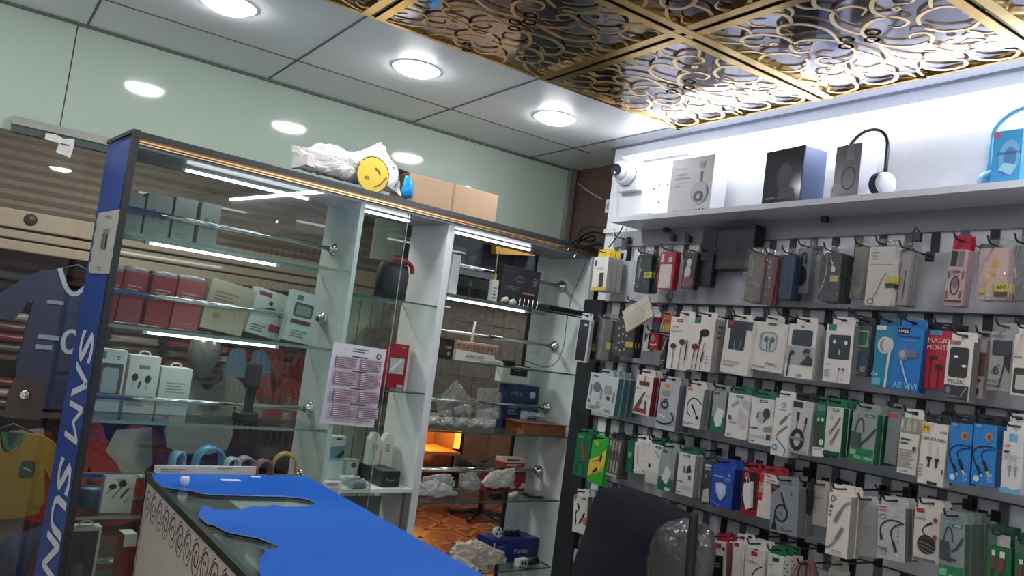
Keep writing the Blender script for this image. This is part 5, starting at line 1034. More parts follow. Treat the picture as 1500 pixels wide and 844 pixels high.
product('black phone case dotted with small pale flowers and a yellow sticker', (903, 471), (931, 472), (898, 521), (42, 42, 46), [('e', (190, 190, 186), x, y, .05, .03) for x, y in ((.2, .2), (.4, .14), (.6, .22), (.25, .42), (.45, .36), (.66, .4), (.3, .62), (.5, .58), (.2, .78), (.62, .8), (.42, .84))]+[('r', (206, 192, 40), .68, .56, 1.06, .72)], d=.012, stack=2, tab=False, film=True, rnd=.1, name='phone_case', cat='phone case', short='flower dotted black case', X=1.985)
o = product('cream paper pouch hanging askew from a hook between the first two rows', (910, 447), (950, 441), (916, 478), (206, 198, 172), [('r', (176, 168, 140), .05, .3, .95, .34), ('r', (200, 190, 120), .0, .9, .8, 1.0), ('p', (190, 184, 160), [(.1, .4), (.8, .42), (.7, .85), (.15, .8)])], d=.008, tab=False, name='paper_pouch', cat='pouch', short='askew cream pouch', X=1.955, roll=.2)
o.matrix_world = o.matrix_world @ Matrix.Rotation(R(-16), 4, 'Y')
p = atx(981, 434, 1.97); b = MB(); b.tube([(.013*math.cos(R(a)), 0, .02*math.sin(R(a))) for a in range(0, 360, 20)], .0016, m_black, 6, True); b.tube([(0, 0, .02), (0, 0, -.036)], .0014, m_black, 6); b.tube([(0, 0, 0), (-.009, 0, -.014)], .0014, m_black, 6); b.tube([(0, 0, 0), (.009, 0, -.014)], .0014, m_black, 6)
o = b.build('charm'); o.matrix_world = wallM(1.97, p.y, p.z); tag(o, 'black ring charm hanging below the red framed phone case', 'charm')
product('white and grey narrow pack beside the red shield pack', (945, 469), (955, 468), (940, 515), (200, 202, 198), [('p', (50, 80, 76), [(.2, .4), (.7, .5), (.2, .7)])], d=.02, name='accessory_pack', cat='pack', short='narrow white and grey pack')
o = product('red pack with a pale shield print and a grey tube on top', (951, 488), (966, 488), (949, 512), (178, 30, 48), [('e', (150, 140, 130), .42, .3, .2, .22), ('l', (230, 200, 200), .1, [(.2, .66), (.5, .72), (.85, .64)])], d=.02, tab=False, name='accessory_pack', cat='pack', short='red shield pack')
w = .012; b = MB(); b.lathe([(0, 0), (w, 0), (w, .04), (w*1.15, .041), (w*1.15, .055), (0, .056)], M('grey_tube', (104, 118, 114), .35), 16, Matrix.Translation((0, .008, 0))); b.lathe([(w*1.2, .038), (w*1.35, .042), (w*1.35, .052), (w*1.2, .056)], C((176, 30, 54)), 16, Matrix.Translation((0, .008, 0))); b.build('tube', o)
product('small orange blister of yellow tips above the black pack', (971, 466), (983, 465), (968, 487), (196, 110, 60), [('r', (150, 70, 40), .2, .15, .8, .3), ('r', (224, 180, 90), .1, .5, .3, .95), ('r', (224, 180, 90), .4, .5, .6, .95), ('r', (224, 180, 90), .7, .5, .9, .95)], d=.012, name='accessory_pack', cat='pack', short='small orange blister')
product('black pack with a silver diagonal bar behind the twin earphone boxes', (970, 494), (977, 496), (962, 538), (44, 46, 50), [('l', (190, 190, 190), .2, [(.9, .02), (.2, .5)]), ('f', (140, 140, 140), .1, .7, .8, .9, 2)], d=.02, tab=False, name='accessory_pack', cat='pack', short='black pack with a silver bar')
ep = (226, 216, 208)
product('white earphone box with a red logo and two dark red earbuds', (984, 464), (1014, 465), (976, 540), ep, RL((196, 40, 60), .3, .3)+[('t', (150, 80, 80), 'SPORT', .28, .19, .04), ('f', (150, 140, 138), .08, .24, .6, .3, 2), ('e', (60, 58, 56), .26, .56, .15, .05), ('l', (70, 66, 66), .03, [(.3, .6), (.3, .98)]), ('e', (100, 44, 50), .68, .47, .15, .055), ('l', (80, 60, 60), .03, [(.66, .52), (.62, .98)]), ('l', (60, 44, 44), .06, [(.93, .42), (.9, .8)]), ('l', (80, 60, 60), .02, [(.9, .8), (.88, .98)])], d=.05, X=1.975, tab=ep, short='white earphone box with a red logo', name='earphone_box')
product('white earphone box with a green logo and a large black earbud', (1014, 465), (1049, 467), (1007, 541), ep, [('r', (24, 130, 96), .14, .0, .4, .11), ('e', (34, 36, 34), .62, .28, .2, .075), ('l', (34, 36, 34), .09, [(.5, .28), (.46, .5)]), ('l', (60, 60, 60), .03, [(.46, .5), (.4, .98)]), ('e', (110, 40, 50), .3, .56, .16, .06), ('l', (110, 40, 50), .05, [(.3, .6), (.27, .75)]), ('l', (70, 66, 66), .025, [(.27, .75), (.24, .98)]), ('l', (40, 40, 40), .07, [(.66, .64), (.62, .82)]), ('l', (70, 66, 66), .025, [(.68, .46), (.6, .98)])] + [('e', (90, 88, 84), .84, .72+.06*i, .03, .015) for i in range(4)], d=.05, X=1.975, tab=ep, side=(160, 156, 150), short='white earphone box with a green logo', name='earphone_box', sidegfx=[('f', (90, 88, 86), .3, .1, .7, .4, 3)])
product('white earphone box with a dark window and a red dot, corner missing at the top', (1065, 469), (1105, 472), (1061, 546), (222, 214, 204), [('r', (70, 70, 76), .06, .0, .98, .16), ('rr', (52, 58, 68), .2, .05, .78, .55, .05), ('e', (190, 40, 60), .2, .05, .08, .04), ('l', (120, 150, 150), .03, [(.4, .35), (.44, .54)]), ('l', (120, 150, 150), .03, [(.65, .35), (.6, .54)]), ('f', (180, 160, 156), .08, .75, .7, .88, 2)], d=.03, X=1.99, short='white earphone box with a red dot', name='earphone_box')
product('white earphone box with a rounded clear window of white earbuds', (1106, 471), (1156, 475), (1102, 541), (222, 214, 206), [('rr', (150, 158, 158), .22, .19, .74, .6, .14), ('rr', (190, 200, 196), .3, .23, .7, .57, .1), ('e', (96, 110, 106), .42, .35, .07, .06), ('e', (96, 110, 106), .6, .35, .07, .06), ('l', (90, 104, 100), .03, [(.46, .38), (.47, .56)]), ('l', (90, 104, 100), .03, [(.56, .38), (.55, .56)]), ('rr', (90, 90, 84), .42, .01, .66, .05, .02), ('t', (70, 70, 68), 'STEREO', .66, .85, .06), ('f', (150, 146, 140), .1, .9, .5, .96, 1)], d=.03, X=2.0, short='white earphone box with a rounded window', name='earphone_box')
product('white earphone box with a grey portrait of a capped man and a dark window', (1157, 475), (1198, 476), (1152, 553), (224, 216, 206), [('rr', (60, 68, 76), .14, .1, .88, .4, .08), ('e', (110, 110, 106), .5, .04, .06, .03), ('r', (166, 166, 168), .04, .41, .99, .75), ('e', (60, 58, 56), .22, .54, .09, .05), ('l', (50, 48, 48), .06, [(.16, .54), (.14, .78), (.12, .98)]), ('e', (120, 116, 112), .74, .53, .12, .07), ('p', (56, 54, 56), [(.6, .5), (.7, .44), (.86, .46), (.86, .52), (.6, .52)]), ('p', (58, 56, 66), [(.54, .74), (.66, .66), (.82, .56), (.98, .62), (.98, .75)]), ('t', (90, 86, 80), 'L30B', .55, .94, .05)], d=.032, X=1.985, side=(190, 184, 174), short='white earphone box with a portrait', name='earphone_box')
product('white earphone box with a green logo and dark rounded window of white buds', (1212, 475), (1252, 476), (1204, 559), (222, 214, 208), [('r', (40, 140, 100), .08, .0, .36, .11), ('rr', (56, 62, 64), .14, .18, .92, .6, .08), ('e', (220, 220, 216), .34, .3, .06, .035), ('e', (220, 220, 216), .76, .31, .06, .035), ('r', (190, 196, 196), .53, .44, .57, .52), ('f', (130, 126, 120), .1, .68, .25, .72, 1), ('e', (80, 76, 72), .62, .76, .05, .02), ('e', (80, 76, 72), .76, .76, .05, .02), ('l', (130, 126, 120), .02, [(.62, .77), (.58, .97)]), ('l', (130, 126, 120), .02, [(.76, .77), (.74, .97)]), ('f', (160, 156, 150), .06, .78, .3, .92, 4)], d=.03, X=1.975, side=(120, 120, 118), short='white earphone box with dark rounded window', name='earphone_box')
product('dark slate pack with a green outlined square beside the teal box', (1253, 476), (1278, 478), (1248, 549), (76, 84, 90), [('r', (170, 196, 180), .12, .1, .86, .42), ('r', (44, 110, 84), .17, .12, .81, .4), ('p', (170, 180, 180), [(.1, .5), (.5, .46), (.2, .58)]), ('e', (60, 84, 120), .7, .62, .2, .14), ('r', (130, 134, 136), .6, .8, .9, .92), ('f', (150, 152, 150), .05, .92, .6, .98, 1)], d=.026, X=2.0, short='dark slate pack', name='earphone_box', tab=(60, 70, 76))
product('teal earphone box with one large white earbud and a cord', (1284, 477), (1314, 477), (1276, 566), (22, 132, 162), [('rr', (210, 210, 204), .02, .0, .52, .07, .02), ('e', (200, 200, 196), .5, .32, .36, .14), ('e', (150, 130, 120), .5, .32, .24, .11), ('e', (196, 196, 192), .66, .32, .28, .13), ('l', (206, 206, 204), .11, [(.78, .4), (.72, .6), (.66, 1.0)]), ('t', (170, 220, 230), 'G4', .1, .8, .06), ('r', (90, 180, 190), .02, .86, .44, .97)], d=.03, X=1.98, short='teal earphone box', name='earphone_box', tab=(26, 100, 140))
product('blue earphone box with a black label and a silver earbud', (1314, 477), (1355, 482), (1306, 569), (24, 118, 196), [('r', (20, 26, 44), .07, .02, .5, .12), ('t', (220, 224, 230), 'UXES', .28, .07, .05), ('f', (20, 40, 90), .06, .14, .9, .17, 1), ('t', (130, 180, 210), 'earphones', .55, .21, .04), ('e', (110, 116, 140), .38, .43, .22, .1), ('e', (160, 164, 176), .33, .43, .1, .06), ('r', (110, 100, 136), .5, .36, .85, .47), ('l', (180, 196, 210), .05, [(.3, .52), (.5, .75), (.72, .98)]), ('e', (60, 110, 240), .28, .72, .05, .025), ('t', (130, 190, 220), 'AE VIVI', .55, .92, .09)], d=.032, X=1.975, side=(18, 80, 140), short='blue earphone box with a black label', name='earphone_box')
product('red earphone box reading MAGIC MONTH with two dark earbuds', (1360, 484), (1399, 485), (1353, 569), (190, 34, 54), [('rr', (60, 150, 190), .1, .0, .55, .08, .02), ('t', (236, 206, 196), 'MAGIC', .44, .17, .085, 0, .84), ('t', (236, 206, 196), 'MONTH', .46, .29, .085, 0, .88), ('e', (70, 44, 44), .3, .46, .16, .04), ('e', (70, 44, 44), .52, .62, .16, .05), ('l', (90, 30, 40), .04, [(.22, .48), (.2, .98)]), ('l', (90, 30, 40), .04, [(.52, .66), (.5, .98)])], d=.028, X=1.995, short='red MAGIC MONTH box', name='earphone_box', tab=(24, 26, 36))
product('white box reading MUSIC with a black window of two silver buds', (1389, 498), (1427, 501), (1382, 584), (214, 206, 196), [('rr', (150, 110, 100), .08, .0, .5, .07, .03), ('rr', (52, 50, 52), .12, .11, .86, .62, .12), ('e', (220, 218, 214), .38, .27, .1, .022), ('e', (220, 218, 214), .72, .42, .1, .022), ('t', (50, 46, 44), 'MUSIC', .5, .69, .07, 0, .8), ('r', (54, 56, 60), .03, .75, .97, .99), ('e', (110, 112, 116), .2, .84, .1, .06), ('f', (130, 132, 134), .06, .92, .6, .97, 2), ('l', (120, 122, 126), .06, [(.9, .78), (.7, .94)])], d=.03, X=1.955, side=(120, 114, 106), short='white MUSIC box', name='earphone_box')
product('narrow pink and maroon earphone box behind the MUSIC box', (1432, 497), (1447, 498), (1427, 583), (164, 150, 144), [('r', (150, 152, 152), .05, .0, .95, .2), ('r', (96, 60, 58), .0, .22, 1, .62), ('e', (80, 40, 40), .5, .7, .3, .02), ('e', (70, 50, 50), .5, .88, .2, .05)], d=.026, X=2.0, short='narrow pink and maroon box', name='earphone_box')
product('grey earphone box with a script letter B and black plug', (1452, 486), (1487, 487), (1446, 572), (154, 152, 150), [('r', (120, 118, 116), .04, .05, .6, .1), ('rr', (60, 62, 66), .12, .14, .95, .4, .08), ('t', (50, 46, 48), 'B', .36, .66, .12), ('l', (50, 46, 48), .03, [(.15, .7), (.3, .6), (.5, .56)]), ('p', (46, 44, 46), [(.62, .4), (.95, .36), (.9, .7), (.7, .55)]), ('l', (46, 44, 46), .06, [(.72, .4), (.6, .75), (.5, .94)]), ('t', (60, 58, 58), 'MUSIC', .28, .84, .045), ('r', (90, 96, 84), .05, .9, .6, .93)], d=.028, X=1.985, short='grey script B box', name='earphone_box')
product('white earphone box with a black rounded frame at the frame edge, second row', (1487, 489), (1514, 490), (1481, 579), (206, 196, 186), [('rr', (60, 58, 56), .1, .55, .9, .96, .14), ('rr', (180, 174, 166), .25, .66, .8, .9, .1), ('f', (130, 124, 118), .05, .36, .5, .4, 1), ('e', (40, 38, 38), .9, .45, .06, .03)], d=.03, X=1.965, short='white box at the frame edge', name='earphone_box')
# --- third row
product('white and teal charger box with grey plug pictures, next to the end board', (866, 546), (907, 554), (862, 600), (196, 206, 204), [('f', (90, 100, 100), .1, .04, .3, .12, 1), ('e', (110, 118, 118), .3, .36, .14, .14), ('r', (150, 160, 156), .58, .24, .82, .48), ('r', (80, 86, 88), .68, .52, .8, .62), ('r', (130, 138, 138), .08, .3, .12, .6), ('r', (130, 138, 138), .46, .35, .5, .65), ('r', (130, 138, 138), .9, .35, .94, .65), ('p', (80, 90, 88), [(.04, .78), (.1, .7), (.16, .8)]), ('o', (140, 150, 148), .44, .8, .06, .06, .03), ('f', (120, 128, 126), .1, .86, .45, .96, 2), ('t', (40, 60, 60), 'GaN', .78, .9, .08)], d=.024, stack=3, side=(70, 120, 122), X=1.985, short='white and teal charger box', name='charger_box', tab=(170, 186, 186))
product('white and red cable box with three grey cables', (934, 549), (958, 552), (930, 606), (224, 214, 204), [('l', (170, 30, 40), .05, [(.5, .0), (.5, .14)]), ('rr', (120, 54, 44), .18, .15, .82, .26, .05), ('f', (110, 90, 86), .05, .32, .35, .37, 1), ('l', (84, 88, 86), .1, [(.62, .42), (.35, .66), (.05, .96)]), ('l', (96, 102, 100), .1, [(.5, .62), (.3, .84), (.22, .9)]), ('l', (84, 88, 86), .1, [(.72, .62), (.8, .96)]), ('r', (170, 40, 46), .14, .84, .8, .94), ('t', (220, 60, 50), '60W', .86, .5, .05)], d=.026, stack=1, side=(160, 34, 42), X=1.99, short='white and red cable box')
product('silver cable box with an orange logo and ringed cable', (968, 560), (996, 563), (962, 628), (186, 188, 190), [('e', (226, 130, 60), .38, .07, .16, .05), ('r', (150, 152, 156), .1, .34, .52, .58), ('o', (52, 54, 58), .36, .47, .17, .07, .08), ('l', (60, 62, 66), .05, [(.5, .34), (.34, .36), (.34, .44)]), ('r', (164, 166, 172), .06, .6, .95, .88), ('l', (44, 46, 50), .07, [(.05, .84), (.4, .88), (.8, .82), (.9, .72), (.74, .62)]), ('l', (220, 220, 220), .06, [(.1, .68), (.45, .74)]), ('f', (140, 142, 146), .12, .16, .7, .28, 3)], d=.03, stack=1, side=(112, 114, 120), X=1.98, short='silver ringed cable box')
product('white cable box with an orange logo and a looped dark cable', (1007, 567), (1032, 570), (1003, 625), (214, 210, 206), [('rr', (220, 130, 60), .04, .01, .34, .09, .04)]+loop((44, 46, 50), .05)+FP(.05, .88, .6, .94, 2), d=.028, stack=2, side=(130, 132, 130), X=1.98, short='white looped cable box', rnd=.06)
product('grey and green charger box with a white cube charger', (1046, 573), (1065, 575), (1040, 631), (150, 158, 154), [('rr', (40, 120, 90), .06, .02, .5, .08, .02), ('r', (24, 120, 76), .0, .62, 1, 1), ('p', (226, 226, 222), [(.2, .68), (.45, .4), (.95, .46), (.8, .84), (.42, .88)])], d=.028, stack=1, side=(84, 110, 100), X=1.99, short='grey and green charger box', name='charger_box')
product('white adapter box with a green logo and faint silver adapter', (1068, 576), (1100, 579), (1062, 640), (222, 216, 208), GLG(.35, .34)+[('l', (160, 160, 156), .12, [(.2, .3), (.5, .16)]), ('p', (196, 192, 186), [(.55, .3), (.95, .5), (.8, .8), (.5, .6)]), ('p', (184, 182, 176), [(.6, .1), (1, .16), (1, .34), (.7, .26)]), ('r', (80, 82, 80), .1, .5, .24, .6), ('f', (120, 120, 116), .1, .64, .5, .68, 1), ('t', (90, 92, 88), 'USB-C', .22, .93, .05)], d=.028, stack=2, tab=(24, 112, 76), X=1.97, short='white adapter box with a green logo', name='charger_box')
product('white car charger box with a green logo reading CHARGER', (1102, 582), (1135, 586), (1094, 648), (222, 216, 208), GLG(.35, .36)+[('e', (200, 200, 194), .46, .4, .2, .16), ('e', (170, 170, 166), .46, .4, .12, .12), ('l', (40, 42, 42), .06, [(.35, .3), (.32, .44)]), ('e', (66, 70, 70), .72, .32, .16, .12), ('l', (66, 70, 70), .07, [(.7, .4), (.6, .52)]), ('p', (140, 142, 140), [(.65, .62), (.98, .56), (.98, .7), (.65, .7)]), ('f', (70, 72, 70), .04, .63, .4, .69, 1), ('t', (170, 168, 162), 'CHARGER', .38, .83, .07), ('r', (70, 72, 70), .8, .76, .98, .87), ('f', (90, 92, 90), .04, .92, .3, .96, 1)], d=.028, stack=1, tab=(24, 112, 76), X=1.965, short='white CHARGER box', name='charger_box')
product('long white cable box with a grey cable and a blue round seal', (1137, 583), (1161, 586), (1130, 666), (222, 216, 208), [('o', (60, 62, 64), .52, .11, .1, .04, .04), ('f', (150, 150, 146), .2, .18, .7, .22, 1), ('l', (110, 112, 112), .16, [(.42, .45), (.8, .3)]), ('l', (130, 132, 132), .05, [(.8, .3), (1.0, .22)]), ('l', (120, 122, 122), .1, [(.9, .46), (.6, .54), (.35, .62)]), ('l', (120, 122, 122), .07, [(.35, .62), (.3, .7), (.7, .8), (.9, .88), (.85, .98)]), ('e', (70, 160, 200), .26, .86, .15, .06), ('e', (200, 226, 232), .26, .86, .06, .025)], d=.026, stack=1, X=1.96, short='long white box with a blue seal')
product('grey cable box with a thick black coiled cable', (1161, 586), (1193, 589), (1157, 663), (196, 192, 190), [('r', (50, 52, 52), .08, .03, .52, .14), ('l', (44, 44, 46), .12, [(.36, .22), (.36, .38)]), ('l', (50, 50, 52), .04, [(.36, .36), (.34, .58)]), ('l', (44, 44, 46), .1, [(.74, .3), (.74, .42)]), ('l', (50, 50, 52), .04, [(.74, .42), (.7, .58)]), ('o', (46, 44, 46), .44, .74, .25, .17, .16), ('r', (150, 130, 120), .1, .7, .72, .745), ('f', (140, 136, 132), .05, .94, .9, .98, 1)], d=.03, stack=1, X=1.965, short='grey coiled cable box', tab=(40, 42, 44))
product('slim green cable box with two brown cables over a white price card', (1195, 592), (1210, 594), (1181, 665), (16, 104, 66), [('r', (90, 130, 112), .2, .0, 1, .12), ('r', (226, 228, 222), .25, .26, .42, .32), ('r', (226, 228, 222), .62, .26, .84, .32), ('l', (84, 60, 50), .2, [(.34, .32), (.3, .6), (.26, .78)]), ('l', (84, 60, 50), .2, [(.73, .32), (.68, .6), (.64, .78)]), ('e', (206, 214, 206), .7, .72, .22, .06), ('r', (216, 212, 200), -.06, .82, 1.02, 1.0), ('t', (70, 70, 66), 'MICRO', .45, .86, .04)], d=.026, stack=1, X=1.945, short='slim green box', tab=(24, 112, 76))
product('green and white cable box with two gold tipped cables', (1212, 595), (1236, 598), (1204, 666), (206, 200, 192), GLG(.35, .4)+[('o', (150, 140, 136), .34, .22, .09, .04, .03), ('l', (120, 90, 80), .1, [(.86, .2), (.6, .38), (.36, .5)]), ('e', (170, 140, 130), .34, .52, .1, .05), ('l', (120, 90, 80), .1, [(.86, .42), (.66, .58), (.5, .68)]), ('e', (170, 140, 130), .45, .72, .1, .05), ('r', (12, 56, 44), .0, .9, 1.02, 1.0), ('t', (40, 120, 90), 'DATA CABLE', .5, .94, .05)], d=.024, stack=3, side=(14, 96, 60), X=1.945, short='green and white box with gold tips', tab=(24, 112, 76))
product('green and clear cable box with a grey bag shaped picture', (1250, 603), (1286, 606), (1246, 676), (140, 152, 148), GLG(.5, .42)+[('l', (60, 66, 68), .06, [(.16, .4), (.28, .16), (.45, .16), (.52, .4)]), ('p', (72, 78, 82), [(.02, .4), (.4, .42), (.5, .72), (.04, .7)]), ('l', (60, 66, 68), .09, [(.45, .64), (.7, .5), (1, .3)]), ('r', (60, 66, 66), .34, .42, .44, .66), ('r', (24, 120, 66), .0, .72, 1, 1), ('t', (180, 214, 190), 'USB CABLE', .62, .9, .06), ('r', (120, 180, 146), .06, .76, .3, .86)], d=.026, stack=3, side=(30, 104, 62), X=1.955, short='green and clear bag picture box')
product('plain sage grey box with an orange logo', (1302, 603), (1320, 606), (1295, 678), (128, 138, 136), [('rr', (200, 80, 60), .1, .03, .8, .11, .04)], d=.03, stack=1, X=1.985, short='sage grey box with an orange logo')
product('white printed card box with a clear top of yellow sockets', (1321, 610), (1349, 615), (1313, 691), (216, 206, 194), [('r', (150, 148, 136), .04, .0, 1, .28), ('r', (206, 200, 186), .02, .06, .14, .2), ('e', (190, 160, 80), .46, .16, .16, .06), ('r', (176, 170, 150), .3, .02, .55, .24), ('r', (176, 170, 150), .65, .05, .85, .24), ('f', (80, 74, 70), .1, .36, .6, .5, 2), ('rr', (60, 54, 52), .74, .5, .92, .6, .03), ('f', (150, 140, 132), .05, .56, .9, .9, 7), ('t', (90, 84, 78), '8 8 888', .4, .95, .03)], d=.028, X=1.94, short='white printed card box')
product('white box with a yellow M square reading USB DATA CABLE', (1352, 619), (1390, 622), (1349, 709), (218, 208, 196), [('r', (224, 180, 40), .0, .02, .3, .18), ('t', (60, 40, 30), 'M', .15, .1, .09), ('t', (60, 54, 50), '4.0A', .84, .13, .045), ('t', (80, 72, 68), 'USB DATA CABLE', .52, .26, .05, 0, .9)]+plug2((196, 188, 180), (44, 42, 44))+[('f', (150, 142, 136), .05, .68, .2, .9, 4), ('rr', (40, 38, 30), .42, .94, .8, .99, .02), ('r', (80, 76, 72), .92, .72, .98, .8)], d=.03, X=1.93, short='white USB DATA CABLE box', tab=(40, 40, 44))
for TLp, TRp, BLp, lb, stk in (((1393, 619), (1425, 622), (1385, 706), 'bright blue cable box beside the USB DATA CABLE box', 0), ((1427, 621), (1461, 623), (1420, 709), 'bright blue cable box next to the white box with a pale blue square', 1)):
    product(lb, TLp, TRp, BLp, (34, 128, 206), [('t', (170, 206, 230), 'VDEA', .2, .03, .03), ('e', (206, 120, 60), .68, .2, .16, .07), ('e', (120, 70, 50), .7, .2, .08, .04), ('l', (14, 30, 58), .06, [(1, .37), (.6, .36), (.2, .4), (.04, .5), (.12, .62), (.22, .7)]), ('l', (14, 30, 58), .13, [(.22, .68), (.42, .82)]), ('l', (200, 206, 206), .06, [(.42, .82), (.48, .86)]), ('l', (14, 30, 58), .05, [(1, .4), (.6, .42), (.42, .5), (.52, .62)]), ('l', (14, 30, 58), .14, [(.52, .6), (.7, .76)]), ('l', (206, 190, 120), .12, [(.7, .76), (.8, .84)]), ('e', (190, 214, 230), .26, .9, .13, .05), ('t', (150, 196, 226), 'FAST CABLE', .84, .86, .08, 90, .4)], d=.03, stack=stk, side=(24, 96, 160), X=1.925, short=lb.split(' cable')[0]+(' nearest the M box' if not stk else ' nearest the pale square'), tab=(30, 34, 44))
product('white box at the frame edge behind the pale blue square box', (1476, 620), (1504, 621), (1474, 660), (206, 198, 190), [('f', (200, 110, 96), .3, .3, .9, .42, 1)], d=.02, X=1.97, short='white box behind the pale square box')
product('white cable box with a pale blue square and two faint plugs', (1470, 633), (1500, 634), (1465, 722), (214, 210, 206), [('r', (110, 176, 206), .3, .03, .72, .16), ('t', (190, 70, 60), '5.0A', .2, .23, .05), ('r', (60, 58, 62), .08, .31, .4, .35), ('f', (170, 176, 180), .08, .38, .9, .46, 2)]+plug2((190, 186, 186), (150, 146, 150))+[('p', (90, 170, 204), [(0, .93), (.3, .9), (.6, .94), (1, .9), (1, 1), (0, 1)])], d=.03, X=1.925, short='white box with a pale blue square')
# --- fourth row
product('green cable box with a red cable, lowest beside the white cabinet panel', (846, 635), (867, 640), (839, 695), (14, 118, 70), [('f', (150, 196, 170), .1, .03, .5, .1, 2), ('l', (180, 64, 54), .16, [(.35, .2), (.5, .4), (.66, .6)]), ('l', (150, 50, 46), .05, [(.7, .2), (.96, .5)]), ('l', (40, 60, 50), .04, [(.2, .95), (.3, .68), (.6, .68), (.8, .95)])], d=.024, stack=1, X=1.99, short='green box with a red cable')
product('lime green box with a yellow slanted band and black plug', (868, 646), (890, 649), (865, 708), (40, 180, 44), [('p', (232, 196, 60), [(.0, .48), (.7, .3), (1, .1), (1, .62), (.0, .9)]), ('r', (206, 170, 60), .2, .0, .5, .1), ('p', (40, 34, 30), [(.62, .42), (.7, .26), (.82, .3), (.74, .46)]), ('p', (40, 34, 30), [(.3, .72), (.55, .6), (.62, .64), (.36, .78)]), ('l', (200, 90, 60), .03, [(.02, .88), (.98, .56)]), ('l', (150, 130, 40), .04, [(.2, .5), (.7, .4)])], d=.024, X=1.97, short='lime green box')
product('clear pack of brown and silver cable tips', (893, 643), (912, 645), (890, 699), (92, 84, 76), [('r', (190, 186, 176), .08+.24*i, .04, .2+.24*i, .86) for i in range(4)]+[('r', (110, 80, 64), .1+.24*i, .3, .18+.24*i, .55) for i in range(4)]+[('r', (200, 190, 184), .0, .9, 1, .97)], d=.022, stack=1, X=1.985, short='clear pack of cable tips', film=True, tab=(34, 36, 40), name='cable_pack', cat='pack')
product('green box edge with white lettering behind the plain white charger box', (920, 646), (929, 646), (915, 691), (14, 110, 68), [('t', (200, 220, 206), 'CABLE', .5, .45, .16, 90, .6)], d=.024, X=2.0, short='green box edge')
product('white charger box with faint icons hanging crooked', (930, 646), (951, 649), (921, 690), (224, 216, 208), [('r', (190, 150, 150), .2, .1, .3, .7), ('e', (120, 120, 116), .55, .4, .05, .02), ('e', (120, 120, 116), .56, .6, .05, .02), ('o', (190, 190, 186), .8, .1, .08, .03, .03), ('l', (236, 236, 232), .06, [(.0, .92), (.5, .88)]), ('e', (140, 138, 134), .72, .92, .06, .03)], d=.024, X=1.98, short='crooked white charger box', name='charger_box')
product('white box with a small green logo and green sockets', (952, 650), (970, 653), (948, 707), (222, 216, 208), GLG(.5, .45)+[('r', (60, 90, 70), .12, .52, .3, .62), ('l', (150, 130, 126), .06, [(.5, .16), (.9, .3)]), ('r', (204, 198, 190), .0, .7, 1, .95)], d=.026, stack=1, X=1.975, short='white box with green sockets', tab=(24, 100, 70), name='charger_box')
product('grey and green charger box with a tilted white cube', (970, 659), (991, 662), (966, 718), (156, 162, 158), [('rr', (60, 120, 96), .08, .0, .4, .08, .02), ('r', (24, 116, 74), .0, .68, 1, 1), ('p', (222, 222, 216), [(.2, .72), (.45, .38), (.85, .5), (.6, .84)]), ('r', (206, 214, 206), .5, .9, .9, .98)], d=.026, stack=1, side=(120, 126, 124), X=1.97, short='tilted cube charger box', name='charger_box')
product('white charger box with a dark plum plug picture', (995, 663), (1019, 667), (988, 723), (216, 210, 204), GLG(.3, .4)+[('p', (70, 50, 60), [(.6, .3), (.76, .24), (.86, .42), (.54, .46)]), ('r', (120, 96, 96), .38, .3, .48, .46), ('r', (50, 96, 70), .7, .5, .86, .6), ('f', (80, 80, 76), .06, .66, .4, .7, 1), ('t', (176, 172, 166), 'CHARGER', .6, .8, .09, 0, .6), ('f', (80, 80, 76), .06, .92, .3, .96, 1)], d=.028, stack=1, side=(140, 142, 140), X=1.955, short='charger box with the plum plug', name='charger_box', tab=(24, 100, 70))
product('dark slate usb box half behind the blue box', (1032, 677), (1050, 680), (1023, 736), (62, 72, 76), [('r', (196, 204, 196), .1, .04, .6, .1), ('r', (150, 170, 160), .1, .13, .6, .18), ('e', (120, 150, 130), .2, .34, .08, .05), ('p', (200, 196, 184), [(.0, .95), (.1, .66), (.5, .6), (.6, .95)])], d=.024, X=1.975, short='dark slate usb box', name='charger_box')
product('blue charger box with a pale shield shaped charger', (1045, 681), (1076, 687), (1038, 740), (34, 74, 176), [('f', (150, 180, 226), .08, .22, .5, .3, 1), ('t', (180, 200, 232), '12W', .74, .3, .08), ('p', (176, 190, 214), [(.2, .42), (.45, .38), (.7, .44), (.7, .66), (.48, .84), (.24, .64)]), ('p', (196, 206, 222), [(.3, .46), (.6, .48), (.58, .62), (.46, .72), (.32, .6)]), ('l', (120, 160, 220), .03, [(.02, .85), (.5, .96)]), ('e', (140, 170, 220), .82, .18, .06, .04)], d=.03, stack=1, side=(20, 40, 110), X=1.94, short='blue shield charger box', name='charger_box', tab=(40, 70, 180))
o = product('red open-fronted box with a white plug charger on dark card', (1089, 687), (1112, 693), (1079, 750), (168, 24, 32), [('r', (56, 22, 26), .06, .02, .94, .82), ('e', (214, 60, 76), .26, .12, .16, .08)], d=.036, X=1.935, short='red open-fronted box', name='charger_box', tab=(176, 24, 34))
b = MB(); b.prism([(-.012, -.035), (.006, -.035), (.012, -.028), (.016, -.1), (.0, -.108), (-.014, -.07)], -.012, -.001, C((216, 212, 206))); b.tube([(-.008, -.006, -.035), (-.012, -.006, -.015)], .0016, m_chrome, 6); b.tube([(.002, -.006, -.035), (-.002, -.006, -.015)], .0016, m_chrome, 6); b.build('plug_charger', o)
